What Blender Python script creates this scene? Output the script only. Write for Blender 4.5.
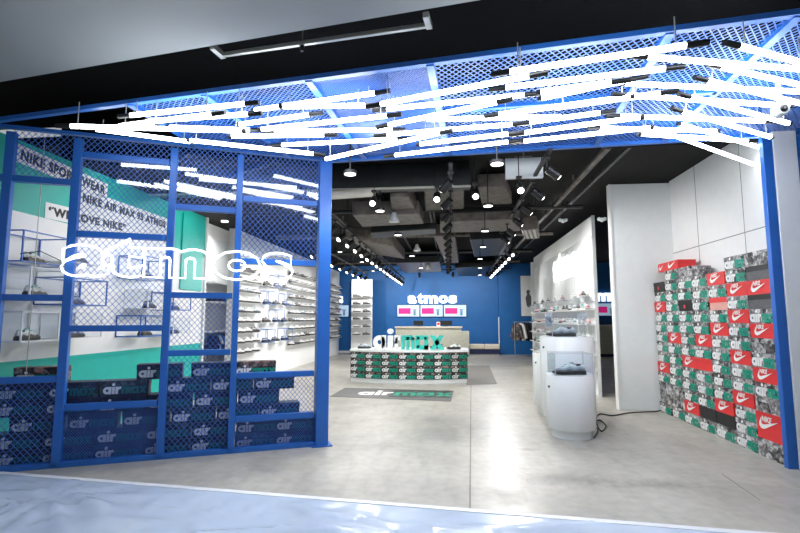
import bpy, bmesh, math, random
from mathutils import Vector, Matrix, Euler, noise
random.seed(7)
for o in list(bpy.data.objects): bpy.data.objects.remove(o, do_unlink=True)
S = bpy.context.scene
COL = S.collection
R = math.radians

# ------------------------------------------------------------------ camera, world, exposure
CAM_H, PITCH, YAW, FPX = 1.3, R(6.07), R(5.84), 489.0
cd = bpy.data.cameras.new('camera'); cam = bpy.data.objects.new('camera', cd); COL.objects.link(cam)
cd.sensor_width = 36; cd.lens = FPX / 800 * 36; cd.clip_start = .05; cd.clip_end = 200
cam.location = (0, 0, CAM_H); cam.rotation_euler = Euler((R(90) + PITCH, 0, YAW), 'XYZ')
S.camera = cam
W = bpy.data.worlds.new('world'); S.world = W; W.use_nodes = True
W.node_tree.nodes['Background'].inputs[0].default_value = (.93, .97, 1, 1)
W.node_tree.nodes['Background'].inputs[1].default_value = .42
S.view_settings.view_transform = 'Standard'; S.view_settings.look = 'None'
S.view_settings.gamma = 1; S.view_settings.use_curve_mapping = False
S.view_settings.exposure = 0.0
TUBE_E, NEON_E, SPOT_W, DOWN_W, MALL_W = 14.0, 3.0, 85.0, 85.0, 70.0

def lamp(name, kind, loc, power, color=(1, 1, 1), rot=(0, 0, 0), parent=None, **kw):
    l = bpy.data.lights.new(name, kind); l.energy = power; l.color = color
    for k, v in kw.items(): setattr(l, k, v)
    o = bpy.data.objects.new(name, l); COL.objects.link(o); o.location = loc; o.rotation_euler = rot
    if parent: o.parent = parent
    return o
lamp('mall_ceiling_light', 'AREA', (0.5, -2.5, 3.3), MALL_W, (.9, .95, 1), (R(-12), 0, 0), shape='RECTANGLE', size=6, size_y=1.5)

# ------------------------------------------------------------------ helpers
def ray(u, v):
    a = (u - 400) / FPX; b = (266.5 - v) / FPX
    y = math.cos(PITCH) - b * math.sin(PITCH); z = math.sin(PITCH) + b * math.cos(PITCH)
    return (a * math.cos(YAW) - y * math.sin(YAW), a * math.sin(YAW) + y * math.cos(YAW), z)
def atZ(u, v, z):
    r = ray(u, v); k = (z - CAM_H) / r[2]; return Vector((r[0] * k, r[1] * k, z))
def atY(u, v, Y):
    r = ray(u, v); k = Y / r[1]; return Vector((r[0] * k, Y, CAM_H + r[2] * k))
def atX(u, v, X):
    r = ray(u, v); k = X / r[0]; return Vector((X, r[1] * k, CAM_H + r[2] * k))

ORD = 'first second third fourth fifth sixth seventh eighth ninth tenth eleventh twelfth thirteenth fourteenth fifteenth sixteenth seventeenth eighteenth nineteenth twentieth'.split()
def th(i): return ORD[i] if i < len(ORD) else ('twenty-' + ORD[i - 20])

def tag(o, label=None, cat=None, group=None, kind=None):
    if label: o['label'] = label
    if cat: o['category'] = cat
    if group: o['group'] = group
    if kind: o['kind'] = kind
    return o
def empty(name, loc, rz=0, label=None, cat=None, group=None):
    o = bpy.data.objects.new(name, None); COL.objects.link(o); o.empty_display_size = .1
    o.location = loc; o.rotation_euler = (0, 0, rz)
    return tag(o, label, cat, group)
def copy_tree(root, loc=None, rz=None, label=None):
    r = root.copy(); COL.objects.link(r)
    if loc is not None: r.location = loc
    if rz is not None: r.rotation_euler = (0, 0, rz)
    if label: r['label'] = label
    for ch in list(root.children):
        c = ch.copy(); COL.objects.link(c); c.parent = r
        for g in list(ch.children):
            d = g.copy(); COL.objects.link(d); d.parent = c
    return r

class MB:
    def __init__(s): s.v = []; s.f = []; s.m = []; s.sm = []
    def face(s, pts, mi=0, sm=False):
        b = len(s.v); s.v += [tuple(p) for p in pts]; s.f.append(tuple(range(b, b + len(pts)))); s.m.append(mi); s.sm.append(sm)
    def box(s, a, c, mi=0, skip=()):
        (x0, y0, z0), (x1, y1, z1) = a, c
        b = len(s.v)
        s.v += [(x0,y0,z0),(x1,y0,z0),(x1,y1,z0),(x0,y1,z0),(x0,y0,z1),(x1,y0,z1),(x1,y1,z1),(x0,y1,z1)]
        for n, q in (('b',(3,2,1,0)),('t',(4,5,6,7)),('f',(0,1,5,4)),('r',(1,2,6,5)),('k',(2,3,7,6)),('l',(3,0,4,7))):
            if n in skip: continue
            s.f.append(tuple(b + i for i in q)); s.m.append(mi); s.sm.append(False)
    def hexa(s, P8, mi=0):
        b = len(s.v); s.v += [tuple(p) for p in P8]
        for q in ((3,2,1,0),(4,5,6,7),(0,1,5,4),(1,2,6,5),(2,3,7,6),(3,0,4,7)):
            s.f.append(tuple(b + i for i in q)); s.m.append(mi); s.sm.append(False)
    def bar(s, p0, p1, w, h, up=(0, 0, 1), mi=0, caps=True):
        p0 = Vector(p0); p1 = Vector(p1); d = (p1 - p0).normalized(); u = Vector(up)
        if abs(d.dot(u)) > .99: u = Vector((0, 1, 0))
        a = d.cross(u).normalized() * (w / 2); c = a.cross(d).normalized() * (h / 2)
        b = len(s.v)
        for p in (p0, p1): s.v += [tuple(p - a - c), tuple(p + a - c), tuple(p + a + c), tuple(p - a + c)]
        qs = [(0,1,5,4),(1,2,6,5),(2,3,7,6),(3,0,4,7)] + ([(3,2,1,0),(4,5,6,7)] if caps else [])
        for q in qs: s.f.append(tuple(b + i for i in q)); s.m.append(mi); s.sm.append(False)
    def cyl(s, p0, p1, r0, r1=None, n=12, mi=0, caps=True, smooth=True):
        p0 = Vector(p0); p1 = Vector(p1); r1 = r0 if r1 is None else r1
        d = (p1 - p0).normalized(); u = Vector((0, 0, 1)) if abs(d.z) < .9 else Vector((1, 0, 0))
        a = d.cross(u).normalized(); c = d.cross(a).normalized()
        b = len(s.v); dirs = [a * math.cos(2*math.pi*i/n) + c * math.sin(2*math.pi*i/n) for i in range(n)]
        s.v += [tuple(p0 + q * r0) for q in dirs] + [tuple(p1 + q * r1) for q in dirs]
        for i in range(n):
            j = (i + 1) % n; s.f.append((b+i, b+j, b+n+j, b+n+i)); s.m.append(mi); s.sm.append(smooth)
        if caps:
            s.face([p0 + q * r0 for q in dirs][::-1], mi); s.face([p1 + q * r1 for q in dirs], mi)
    def tube(s, pts, r, n=8, mi=0):
        pts = [Vector(p) for p in pts]; rings = []
        for i, p in enumerate(pts):
            d = (pts[min(i+1, len(pts)-1)] - pts[max(i-1, 0)]).normalized()
            u = Vector((0, 0, 1)) if abs(d.z) < .9 else Vector((1, 0, 0))
            a = d.cross(u).normalized(); c = d.cross(a).normalized(); b = len(s.v)
            s.v += [tuple(p + (a*math.cos(2*math.pi*k/n) + c*math.sin(2*math.pi*k/n)) * r) for k in range(n)]; rings.append(b)
        for A, B in zip(rings, rings[1:]):
            for k in range(n):
                j = (k+1) % n; s.f.append((A+k, A+j, B+j, B+k)); s.m.append(mi); s.sm.append(True)
    def lathe(s, prof, n=24, c=(0, 0, 0), mi=0, sx=1, sy=1):
        rings = []
        for r, z in prof:
            b = len(s.v); s.v += [(c[0]+sx*r*math.cos(2*math.pi*k/n), c[1]+sy*r*math.sin(2*math.pi*k/n), c[2]+z) for k in range(n)]; rings.append(b)
        for A, B in zip(rings, rings[1:]):
            for k in range(n):
                j = (k+1) % n; s.f.append((A+k, A+j, B+j, B+k)); s.m.append(mi); s.sm.append(True)
    def prism(s, poly, y0, y1, mi=0):
        """poly in (x,z), extruded along y; front at y0"""
        s.face([(x, y0, z) for x, z in poly], mi)
        if y1 != y0:
            s.face([(x, y1, z) for x, z in poly][::-1], mi)
            for (x0, z0), (x1, z1) in zip(poly, poly[1:] + poly[:1]):
                s.face([(x0, y0, z0), (x0, y1, z0), (x1, y1, z1), (x1, y0, z1)], mi)
    def mesh(s, name, mats):
        me = bpy.data.meshes.new(name); me.from_pydata(s.v, [], s.f)
        for m in (mats if isinstance(mats, (list, tuple)) else [mats]): me.materials.append(m)
        me.polygons.foreach_set('material_index', s.m); me.polygons.foreach_set('use_smooth', s.sm); me.update()
        return me
    def build(s, name, mats, parent=None, loc=(0, 0, 0), rot=(0, 0, 0), bevel=0):
        return link(name, s.mesh(name, mats), parent, loc, rot, bevel)
def link(name, me, parent=None, loc=(0, 0, 0), rot=(0, 0, 0), bevel=0):
    o = bpy.data.objects.new(name, me); COL.objects.link(o); o.location = loc; o.rotation_euler = rot
    if parent: o.parent = parent
    if bevel:
        b = o.modifiers.new('bevel', 'BEVEL'); b.width = bevel; b.segments = 2; b.limit_method = 'ANGLE'
    return o
def struct(o): o['kind'] = 'structure'; return o

# ------------------------------------------------------------------ materials
def mat(name, col, rough=.5, metal=0, var=.06, scale=8, emit=0, ecol=None, spec=.5, bump=0, alpha=1):
    m = bpy.data.materials.new(name); m.use_nodes = True; nt = m.node_tree; b = nt.nodes['Principled BSDF']
    b.inputs['Roughness'].default_value = rough; b.inputs['Metallic'].default_value = metal
    b.inputs['Specular IOR Level'].default_value = spec; b.inputs['Alpha'].default_value = alpha
    tc = nt.nodes.new('ShaderNodeTexCoord'); nz = nt.nodes.new('ShaderNodeTexNoise'); nz.inputs['Scale'].default_value = scale
    nz.inputs['Detail'].default_value = 4; nt.links.new(tc.outputs['Object'], nz.inputs['Vector'])
    cr = nt.nodes.new('ShaderNodeValToRGB'); nt.links.new(nz.outputs['Fac'], cr.inputs['Fac'])
    cr.color_ramp.elements[0].position = .3; cr.color_ramp.elements[1].position = .7
    cr.color_ramp.elements[0].color = (*[max(0, c * (1 - var)) for c in col], 1)
    cr.color_ramp.elements[1].color = (*[min(1, c * (1 + var)) for c in col], 1)
    nt.links.new(cr.outputs['Color'], b.inputs['Base Color'])
    if emit:
        b.inputs['Emission Color'].default_value = (*(ecol or col), 1); b.inputs['Emission Strength'].default_value = emit
    if bump:
        bp = nt.nodes.new('ShaderNodeBump'); bp.inputs['Strength'].default_value = bump; bp.inputs['Distance'].default_value = .01
        nt.links.new(nz.outputs['Fac'], bp.inputs['Height']); nt.links.new(bp.outputs['Normal'], b.inputs['Normal'])
    return m
def clear(name, tint=(.95, .98, 1), gloss=.08):
    m = bpy.data.materials.new(name); m.use_nodes = True; nt = m.node_tree; nt.nodes.remove(nt.nodes['Principled BSDF'])
    out = nt.nodes['Material Output']; t = nt.nodes.new('ShaderNodeBsdfTransparent'); t.inputs[0].default_value = (*tint, 1)
    g = nt.nodes.new('ShaderNodeBsdfGlossy'); g.inputs['Roughness'].default_value = .05
    lw = nt.nodes.new('ShaderNodeLayerWeight'); lw.inputs[0].default_value = .5
    pw = nt.nodes.new('ShaderNodeMath'); pw.operation = 'POWER'; pw.inputs[1].default_value = 4; nt.links.new(lw.outputs['Facing'], pw.inputs[0])
    fr = nt.nodes.new('ShaderNodeMath'); fr.operation = 'MULTIPLY_ADD'; fr.inputs[1].default_value = .5; fr.inputs[2].default_value = gloss; nt.links.new(pw.outputs[0], fr.inputs[0])
    mx = nt.nodes.new('ShaderNodeMixShader'); nt.links.new(fr.outputs[0], mx.inputs[0]); nt.links.new(t.outputs[0], mx.inputs[1]); nt.links.new(g.outputs[0], mx.inputs[2])
    nt.links.new(mx.outputs[0], out.inputs[0]); return m
def printed(name, stops, scale=15, rough=.55):
    """collage like photographic print"""
    m = bpy.data.materials.new(name); m.use_nodes = True; nt = m.node_tree; b = nt.nodes['Principled BSDF']; b.inputs['Roughness'].default_value = rough
    tc = nt.nodes.new('ShaderNodeTexCoord'); oi = nt.nodes.new('ShaderNodeObjectInfo')
    add = nt.nodes.new('ShaderNodeVectorMath'); add.operation = 'ADD'
    mul = nt.nodes.new('ShaderNodeMath'); mul.operation = 'MULTIPLY'; mul.inputs[1].default_value = 37
    nt.links.new(oi.outputs['Random'], mul.inputs[0]); nt.links.new(tc.outputs['Object'], add.inputs[0]); nt.links.new(mul.outputs[0], add.inputs[1])
    vo = nt.nodes.new('ShaderNodeTexVoronoi'); vo.inputs['Scale'].default_value = scale; vo.distance = 'MANHATTAN'
    nz = nt.nodes.new('ShaderNodeTexNoise'); nz.inputs['Scale'].default_value = scale * 1.7; nz.inputs['Detail'].default_value = 5
    nt.links.new(add.outputs[0], vo.inputs['Vector']); nt.links.new(add.outputs[0], nz.inputs['Vector'])
    mx = nt.nodes.new('ShaderNodeMix'); mx.data_type = 'FLOAT'; mx.inputs['Factor'].default_value = .5
    sep = nt.nodes.new('ShaderNodeSeparateColor'); nt.links.new(vo.outputs['Color'], sep.inputs[0])
    nt.links.new(sep.outputs[0], mx.inputs['A']); nt.links.new(nz.outputs['Fac'], mx.inputs['B'])
    cr = nt.nodes.new('ShaderNodeValToRGB'); nt.links.new(mx.outputs['Result'], cr.inputs['Fac'])
    el = cr.color_ramp.elements
    while len(el) > 1: el.remove(el[-1])
    el[0].position = stops[0][0]; el[0].color = (*stops[0][1], 1)
    for p, c in stops[1:]:
        e = el.new(p); e.color = (*c, 1)
    nt.links.new(cr.outputs['Color'], b.inputs['Base Color']); return m

M = {}
M['blue'] = mat('blue_powder_coat', (.014, .12, .46), .38, .0, .05)
M['blue_mesh'] = mat('blue_expanded_metal', (.06, .18, .62), .35, 0, .05)
M['blue_wall'] = mat('blue_wall_paint', (.004, .115, .37), .55, 0, .06, 3)
M['white'] = mat('white_paint', (.80, .81, .81), .5, 0, .02)
M['grey_panel'] = mat('pale_grey_panel', (.74, .77, .76), .5, 0, .02)
M['gloss_white'] = mat('gloss_white_laminate', (.82, .84, .84), .22, 0, .01)
M['teal'] = mat('teal_paint', (.0, .42, .36), .5, 0, .04)
M['black'] = mat('black_paint', (.0025, .0025, .003), .8, 0, .2, spec=.1)
M['ceil_black'] = mat('black_ceiling_spray', (.0055, .0055, .005), .75, 0, .4, 2, bump=.3, spec=.2)
M['black_metal'] = mat('black_metal', (.005, .005, .005), .45, 0, .1)
M['duct'] = mat('taupe_duct_wrap', (.125, .106, .092), .5, .0, .45, 7, bump=.6)
M['duct_dark'] = mat('dark_duct_wrap', (.014, .016, .015), .4, 0, .4, 6, bump=.4)
M['soffit'] = mat('soffit_grey', (.295, .312, .312), .7, 0, .02, 1)
M['alu'] = mat('dull_aluminium', (.5, .5, .45), .35, .7, .05)
M['tube'] = mat('tube_glow', (1, 1, 1), .5, 0, 0, emit=TUBE_E, ecol=(.90, .95, 1))
M['neon'] = mat('neon_glow', (1, 1, 1), .5, 0, 0, emit=NEON_E, ecol=(.93, .97, 1))
M['lampglow'] = mat('lamp_glow', (1, 1, 1), .5, 0, 0, emit=14, ecol=(1, .97, .92))
M['slotglow'] = mat('downlight_glow', (1, 1, 1), .5, 0, 0, emit=4, ecol=(1, .97, .92))
M['signglow'] = mat('sign_glow', (1, 1, 1), .5, 0, 0, emit=1.3, ecol=(.95, .98, 1))
M['halo'] = mat('backlit_letter', (1, 1, 1), .5, 0, 0, emit=1.1, ecol=(1, 1, 1))
M['screen_bg'] = mat('screen_pale', (.5, .65, .85), .3, 0, 0, emit=.5, ecol=(.42, .6, .8))
M['screen_pink'] = mat('screen_magenta', (.7, .02, .2), .3, 0, 0, emit=.5, ecol=(.75, .02, .22))
M['screen_dark'] = mat('screen_slate', (.12, .2, .3), .3, 0, 0, emit=.3, ecol=(.2, .35, .5))
M['ink_black'] = mat('black_ink', (.01, .01, .012), .6)
M['ink_white'] = mat('white_ink', (.85, .86, .85), .5, 0, .02)
M['ink_green'] = mat('green_ink', (.0, .33, .22), .5, 0, .08, 40)
M['ink_green_shaded'] = mat('shaded_green_ink', (.005, .12, .16), .5, 0, .2, 40)  # green ink darkened to teal, shade put into the colour
M['ink_white_shaded'] = mat('shaded_white_ink', (.55, .62, .75), .5, 0, .02)  # white ink dulled and blued to carry the shade
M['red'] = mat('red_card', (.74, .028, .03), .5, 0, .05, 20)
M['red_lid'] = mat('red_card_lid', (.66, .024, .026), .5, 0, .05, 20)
M['blackcard'] = mat('black_card', (.012, .012, .013), .5, 0, .1)
M['greycard'] = mat('charcoal_card', (.10, .10, .105), .55, 0, .15, 20)
M['pinkcard'] = mat('pale_pink_card', (.7, .35, .3), .55, 0, .05, 20)
M['print'] = printed('grey_photo_print', [(.28, (.02, .02, .022)), (.42, (.16, .15, .15)), (.52, (.45, .44, .43)), (.6, (.10, .10, .10)), (.72, (.6, .6, .6))])
M['print_dark'] = printed('dark_photo_print', [(.3, (.012, .012, .013)), (.48, (.06, .055, .055)), (.56, (.3, .28, .27)), (.62, (.02, .02, .02)), (.78, (.35, .2, .18))])
M['print_navy_shade'] = printed('navy_shade_photo_print', [(.3, (.006, .010, .045)), (.46, (.012, .022, .085)), (.58, (.010, .045, .085)), (.66, (.008, .014, .05)), (.8, (.05, .10, .17))])  # grey box print darkened to navy for shade; own colour on the shirts
M['counter'] = mat('pale_stone_laminate', (.50, .50, .42), .4, 0, .08, 14)
M['cream'] = mat('cream_leather', (.66, .6, .5), .5, 0, .05)
M['navy'] = mat('navy_laminate', (.006, .012, .06), .5)
M['acrylic'] = clear('clear_acrylic', (.97, .985, 1), .03)
M['pane'] = clear('reflective_pane', (.95, .98, 1), .075)
M['frosted'] = mat('frosted_edge', (.75, .8, .82), .3, 0, 0, alpha=.5)
M['tarp_tape'] = mat('white_tape', (.78, .8, .84), .5, 0, .03)
M['rubber'] = mat('black_rubber', (.012, .012, .012), .6)
M['mirror'] = mat('mirror_glass', (.9, .92, .92), .01, 1, 0)
M['mat_green'] = printed('mat_green_print', [(.3, (.006, .012, .01)), (.5, (.01, .05, .035)), (.6, (.02, .02, .02)), (.8, (.12, .12, .11))], 9)
M['patch_grey'] = mat('grey_floor_patch', (.20, .195, .185), .9, 0, .1, 60)
def concrete():
    m = bpy.data.materials.new('polished_concrete'); m.use_nodes = True; nt = m.node_tree; b = nt.nodes['Principled BSDF']; N = nt.nodes.new; Lk = nt.links.new
    tc = N('ShaderNodeTexCoord')
    def nz(scale, det, dist=0):
        n = N('ShaderNodeTexNoise'); n.inputs['Scale'].default_value = scale; n.inputs['Detail'].default_value = det; n.inputs['Distortion'].default_value = dist
        Lk(tc.outputs['Object'], n.inputs['Vector']); return n
    def ramp(src, p0, c0, p1, c1):
        r = N('ShaderNodeValToRGB'); r.color_ramp.elements[0].position = p0; r.color_ramp.elements[1].position = p1
        r.color_ramp.elements[0].color = (*c0, 1); r.color_ramp.elements[1].color = (*c1, 1); Lk(src, r.inputs['Fac']); return r
    base = ramp(nz(.9, 6, .6).outputs['Fac'], .3, (.365, .35, .315), .72, (.49, .475, .425))
    fine = ramp(nz(11, 8).outputs['Fac'], .35, (.86, .86, .85), .62, (1, 1, 1))
    mx = N('ShaderNodeMix'); mx.data_type = 'RGBA'; mx.blend_type = 'MULTIPLY'; mx.inputs['Factor'].default_value = 1
    Lk(base.outputs[0], mx.inputs['A']); Lk(fine.outputs[0], mx.inputs['B'])
    # streaky trowel marks
    mp = N('ShaderNodeMapping'); mp.inputs['Scale'].default_value = (3.5, .8, 1); mp.inputs['Rotation'].default_value = (0, 0, R(35)); Lk(tc.outputs['Object'], mp.inputs['Vector'])
    st = N('ShaderNodeTexNoise'); st.inputs['Scale'].default_value = 2.2; st.inputs['Detail'].default_value = 7; Lk(mp.outputs[0], st.inputs['Vector'])
    sr = ramp(st.outputs['Fac'], .32, (.84, .84, .83), .5, (1, 1, 1))
    m2 = N('ShaderNodeMix'); m2.data_type = 'RGBA'; m2.blend_type = 'MULTIPLY'; m2.inputs['Factor'].default_value = .8
    Lk(mx.outputs['Result'], m2.inputs['A']); Lk(sr.outputs[0], m2.inputs['B'])
    cur = m2
    # worn patches of their own shape
    for px, py, rx, ry in ((.88, 4.25, .42, .16), (1.62, 4.2, .40, .13), (.75, 5.15, .12, .06), (.55, 4.6, .10, .30)):
        vm = N('ShaderNodeVectorMath'); vm.operation = 'SUBTRACT'; vm.inputs[1].default_value = (px, py, 0); Lk(tc.outputs['Object'], vm.inputs[0])
        vs = N('ShaderNodeVectorMath'); vs.operation = 'MULTIPLY'; vs.inputs[1].default_value = (1 / rx, 1 / ry, 0); Lk(vm.outputs[0], vs.inputs[0])
        ln = N('ShaderNodeVectorMath'); ln.operation = 'LENGTH'; Lk(vs.outputs[0], ln.inputs[0])
        n = nz(14, 6, 1.0); ad = N('ShaderNodeMath'); ad.operation = 'MULTIPLY_ADD'; ad.inputs[1].default_value = 1.6; Lk(n.outputs['Fac'], ad.inputs[0]); Lk(ln.outputs['Value'], ad.inputs[2])
        rr = ramp(ad.outputs[0], .0, (.66, .66, .65), 1.0, (1, 1, 1)); rr.color_ramp.elements[0].position = .0
        sb = N('ShaderNodeMath'); sb.operation = 'SUBTRACT'; sb.inputs[1].default_value = .95; Lk(ad.outputs[0], sb.inputs[0]); Lk(sb.outputs[0], rr.inputs['Fac'])
        m3 = N('ShaderNodeMix'); m3.data_type = 'RGBA'; m3.blend_type = 'MULTIPLY'; m3.inputs['Factor'].default_value = 1
        Lk(cur.outputs['Result'], m3.inputs['A']); Lk(rr.outputs[0], m3.inputs['B']); cur = m3
    Lk(cur.outputs['Result'], b.inputs['Base Color'])
    rg = ramp(nz(3, 5).outputs['Fac'], .3, (.28,) * 3, .7, (.5,) * 3); Lk(rg.outputs[0], b.inputs['Roughness'])
    return m
M['concrete'] = concrete()
def bands(name, stops, axis=2, lo=0, hi=.11, rough=.5):
    """sneaker panels: layered colour bands by height"""
    m = bpy.data.materials.new(name); m.use_nodes = True; nt = m.node_tree; b = nt.nodes['Principled BSDF']; b.inputs['Roughness'].default_value = rough
    tc = nt.nodes.new('ShaderNodeTexCoord'); sx = nt.nodes.new('ShaderNodeSeparateXYZ'); nt.links.new(tc.outputs['Object'], sx.inputs[0])
    nz = nt.nodes.new('ShaderNodeTexWave'); nz.inputs['Scale'].default_value = 3.2; nz.inputs['Distortion'].default_value = 2; nt.links.new(tc.outputs['Object'], nz.inputs['Vector'])
    ma = nt.nodes.new('ShaderNodeMath'); ma.operation = 'MULTIPLY_ADD'; ma.inputs[1].default_value = .012; nt.links.new(nz.outputs['Fac'], ma.inputs[0]); nt.links.new(sx.outputs[axis], ma.inputs[2])
    mr = nt.nodes.new('ShaderNodeMapRange'); mr.inputs['From Min'].default_value = lo; mr.inputs['From Max'].default_value = hi; nt.links.new(ma.outputs[0], mr.inputs['Value'])
    cr = nt.nodes.new('ShaderNodeValToRGB'); cr.color_ramp.interpolation = 'CONSTANT'; el = cr.color_ramp.elements
    while len(el) > 1: el.remove(el[-1])
    el[0].position = 0; el[0].color = (*stops[0][1], 1)
    for p, c in stops[1:]: el.new(p).color = (*c, 1)
    nt.links.new(mr.outputs[0], cr.inputs[0]); nt.links.new(cr.outputs[0], b.inputs['Base Color']); return m
M['shoe_grey'] = bands('sneaker_grey_layers', [(0, (.06, .07, .08)), (.38, (.14, .17, .20)), (.50, (.28, .33, .38)), (.64, (.44, .50, .55)), (.76, (.62, .66, .68)), (.92, (.25, .30, .33))])
M['shoe_green'] = bands('sneaker_white_green_layers', [(0, (.02, .02, .02)), (.38, (.03, .03, .035)), (.52, (.5, .52, .5)), (.72, (.65, .66, .64)), (.9, (.25, .5, .45))])
M['shoe_blue'] = bands('sneaker_blue_layers', [(0, (.01, .012, .03)), (.40, (.02, .05, .22)), (.55, (.3, .36, .45)), (.75, (.03, .06, .2)), (.92, (.4, .45, .5))])
M['shoe_dark'] = bands('sneaker_dark_layers', [(0, (.012, .012, .012)), (.45, (.04, .04, .04)), (.62, (.22, .21, .2)), (.85, (.06, .06, .06))])
M['shoe_white'] = bands('sneaker_white_layers', [(0, (.3, .29, .27)), (.42, (.6, .6, .58)), (.7, (.4, .4, .39)), (.86, (.65, .65, .64))])
M['shoe_pink'] = bands('sneaker_pink_layers', [(0, (.3, .08, .1)), (.45, (.6, .3, .32)), (.7, (.65, .6, .6)), (.88, (.6, .12, .12))])
M['shoe_teal'] = bands('sneaker_teal_layers', [(0, (.1, .3, .28)), (.45, (.5, .55, .55)), (.7, (.05, .4, .36)), (.88, (.6, .6, .6))])
M['sole_black'] = mat('black_sole', (.012, .012, .012), .5)
M['sole_white'] = mat('white_sole', (.7, .7, .68), .5)
M['lace'] = mat('teal_lace', (.12, .42, .40), .6)
M['lining'] = mat('dark_lining', (.02, .02, .025), .8)

# ------------------------------------------------------------------ lettering
def text_mesh(name, s, m, height=None, width=None, extrude=0.0, bold=0.0, shear=0.0, space=1.0):
    """flat lettering, X right, Y up, origin at lower left, cap scaled to the wanted width / height"""
    c = bpy.data.curves.new('tmp_text', 'FONT'); c.body = s; c.size = 1; c.offset = bold; c.shear = shear; c.space_character = space
    c.resolution_u = 3; c.extrude = 0
    o = bpy.data.objects.new('tmp_text', c); COL.objects.link(o)
    dg = bpy.context.evaluated_depsgraph_get(); dg.update()
    me = bpy.data.meshes.new_from_object(o.evaluated_get(dg)); bpy.data.objects.remove(o); bpy.data.curves.remove(c)
    xs = [v.co.x for v in me.vertices]; ys = [v.co.y for v in me.vertices]
    x0, x1, y0, y1 = min(xs), max(xs), min(ys), max(ys)
    sx = width / (x1 - x0) if width else None; sy = height / (y1 - y0) if height else None
    sx = sx or sy; sy = sy or sx
    for v in me.vertices: v.co = ((v.co.x - x0) * sx, (v.co.y - y0) * sy, 0)
    if extrude:
        bm = bmesh.new(); bm.from_mesh(me)
        bmesh.ops.remove_doubles(bm, verts=bm.verts, dist=1e-5)
        r = bmesh.ops.extrude_face_region(bm, geom=bm.faces[:])
        bmesh.ops.translate(bm, verts=[g for g in r['geom'] if isinstance(g, bmesh.types.BMVert)], vec=(0, 0, extrude))
        bmesh.ops.recalc_face_normals(bm, faces=bm.faces[:]); bm.to_mesh(me); bm.free()
    me.name = name; me.materials.clear(); me.materials.append(m); return me
FACE_L = (R(90), 0, R(90))      # on a wall seen from +x
FACE_F = (R(90), 0, 0)          # seen from -y
FACE_R = (R(90), 0, R(-90))     # seen from -x

def arc(cx, cz, r, a0, a1, n=10): return [(cx + r * math.cos(R(a0 + (a1-a0)*i/n)), cz + r * math.sin(R(a0 + (a1-a0)*i/n))) for i in range(n + 1)]
def ringseg(cx, cz, ro, ri, a0=0, a1=360, n=16):
    o = arc(cx, cz, ro, a0, a1, n); i = arc(cx, cz, ri, a0, a1, n)
    return [[o[k], o[k+1], i[k+1], i[k]] for k in range(n)]
def rct(x0, z0, x1, z1): return [(x0, z0), (x1, z0), (x1, z1), (x0, z1)]
GLY = {
 'a': (1.02, ringseg(.5, .5, .5, .17) + [rct(.70, 0, 1.02, 1)]),
 'i': (.34, [rct(.0, 0, .34, .98), arc(.17, 1.28, .2, 0, 330, 11)]),
 'r': (.66, [rct(0, 0, .34, 1)] + ringseg(.60, .40, .60, .26, 78, 178, 8)),
 'm': (1.35, [rct(0, 0, .32, 1), rct(.52, 0, .83, .9), rct(1.03, 0, 1.35, .86), rct(.3, .66, 1.05, 1)] + [arc(1.03, .68, .32, 0, 90, 6) + [(1.03, .68)]]),
 'A': (1.1, [rct(.12, 0, 1.1, .3), rct(.12, .7, .98, 1), rct(0, .12, .36, .88), rct(.76, 0, 1.1, .88), arc(.12, .12, .12, 180, 270, 4) + [(.12, .12)], arc(.12, .88, .12, 90, 180, 4) + [(.12, .88)], arc(.98, .88, .12, 0, 90, 4) + [(.98, .88)]]),
 'x': (1.15, [[(0, 0), (.42, 0), (1.15, 1), (.73, 1)], [(.73, 0), (1.15, 0), (.42, 1), (0, 1)]]),
}
def glyphs(mb, word, x, z, h, gap=.09, mi=0, y0=0, y1=0, sx=1.0):
    for ch in word:
        if ch == ' ': x += .3 * h * sx; continue
        w, polys = GLY[ch]
        for p in polys: mb.prism([(x + q[0] * h * sx, z + q[1] * h) for q in p], y0, y1, mi)
        x += (w + gap) * h * sx
    return x
SWOOSH = [(1, .40), (.62, .20), (.34, .055), (.20, .01), (.09, .03), (.01, .11), (.01, .22), (.09, .38), (.16, .46), (.115, .33), (.125, .23), (.18, .185), (.28, .19), (.55, .265)]

# ------------------------------------------------------------------ the setting
XL, XR = -4.15, 3.25
k = XL / -4.04
ZT = CAM_H + 1.68 * k
def wl(u, v): return atX(u, v, XL)
CZ = 3.32                      # store ceiling
ZC = 3.03                      # canopy plane
A0 = Vector((-3.83, 3.96, 0)); B0 = Vector((-1.33, 5.11, 0)); SD = (B0 - A0).normalized(); SROT = math.atan2(SD.y, SD.x)
def onscr(s, off=0, z=0): return A0 + SD * s + Vector((-SD.y, SD.x, 0)) * off + Vector((0, 0, z))
PR = Vector((2.98, 4.77, 0))
FL = atZ(0, 120, ZC); FR = atZ(800, 13, ZC); FDIR = (FR - FL).normalized()
def front(t): return FL + FDIR * t

b = MB(); b.face([(-9, -7, 0), (9, -7, 0), (9, 19.5, 0), (-9, 19.5, 0)]); struct(b.build('floor', M['concrete']))
# saw cut joints in the slab
j = MB()
for (u0, v0), (u1, v1), w in (((471, 384), (470, 511), .012), ((722, 474), (760, 500), .010)):
    p, q = atZ(u0, v0, .0015), atZ(u1, v1, .0015); j.bar(p, q, w, .002)
struct(j.build('trim_1', mat('joint_filler', (.24, .22, .19), .8)))
b = MB(); b.box((-6.5, 5.1, CZ), (7.6, 19.5, CZ + .1)); struct(b.build('ceiling', M['ceil_black']))
# black void above the canopy and its back bulkhead
b = MB(); b.box((-7, 2.0, 3.75), (7, 5.6, 3.85)); b.box((-4.6, 5.2, ZC + .10), (3.4, 5.3, 3.75)); b.box((-7, 3.5, ZC + .1), (-4.3, 3.9, 3.75)); struct(b.build('ceiling_void', M['black']))
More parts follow.
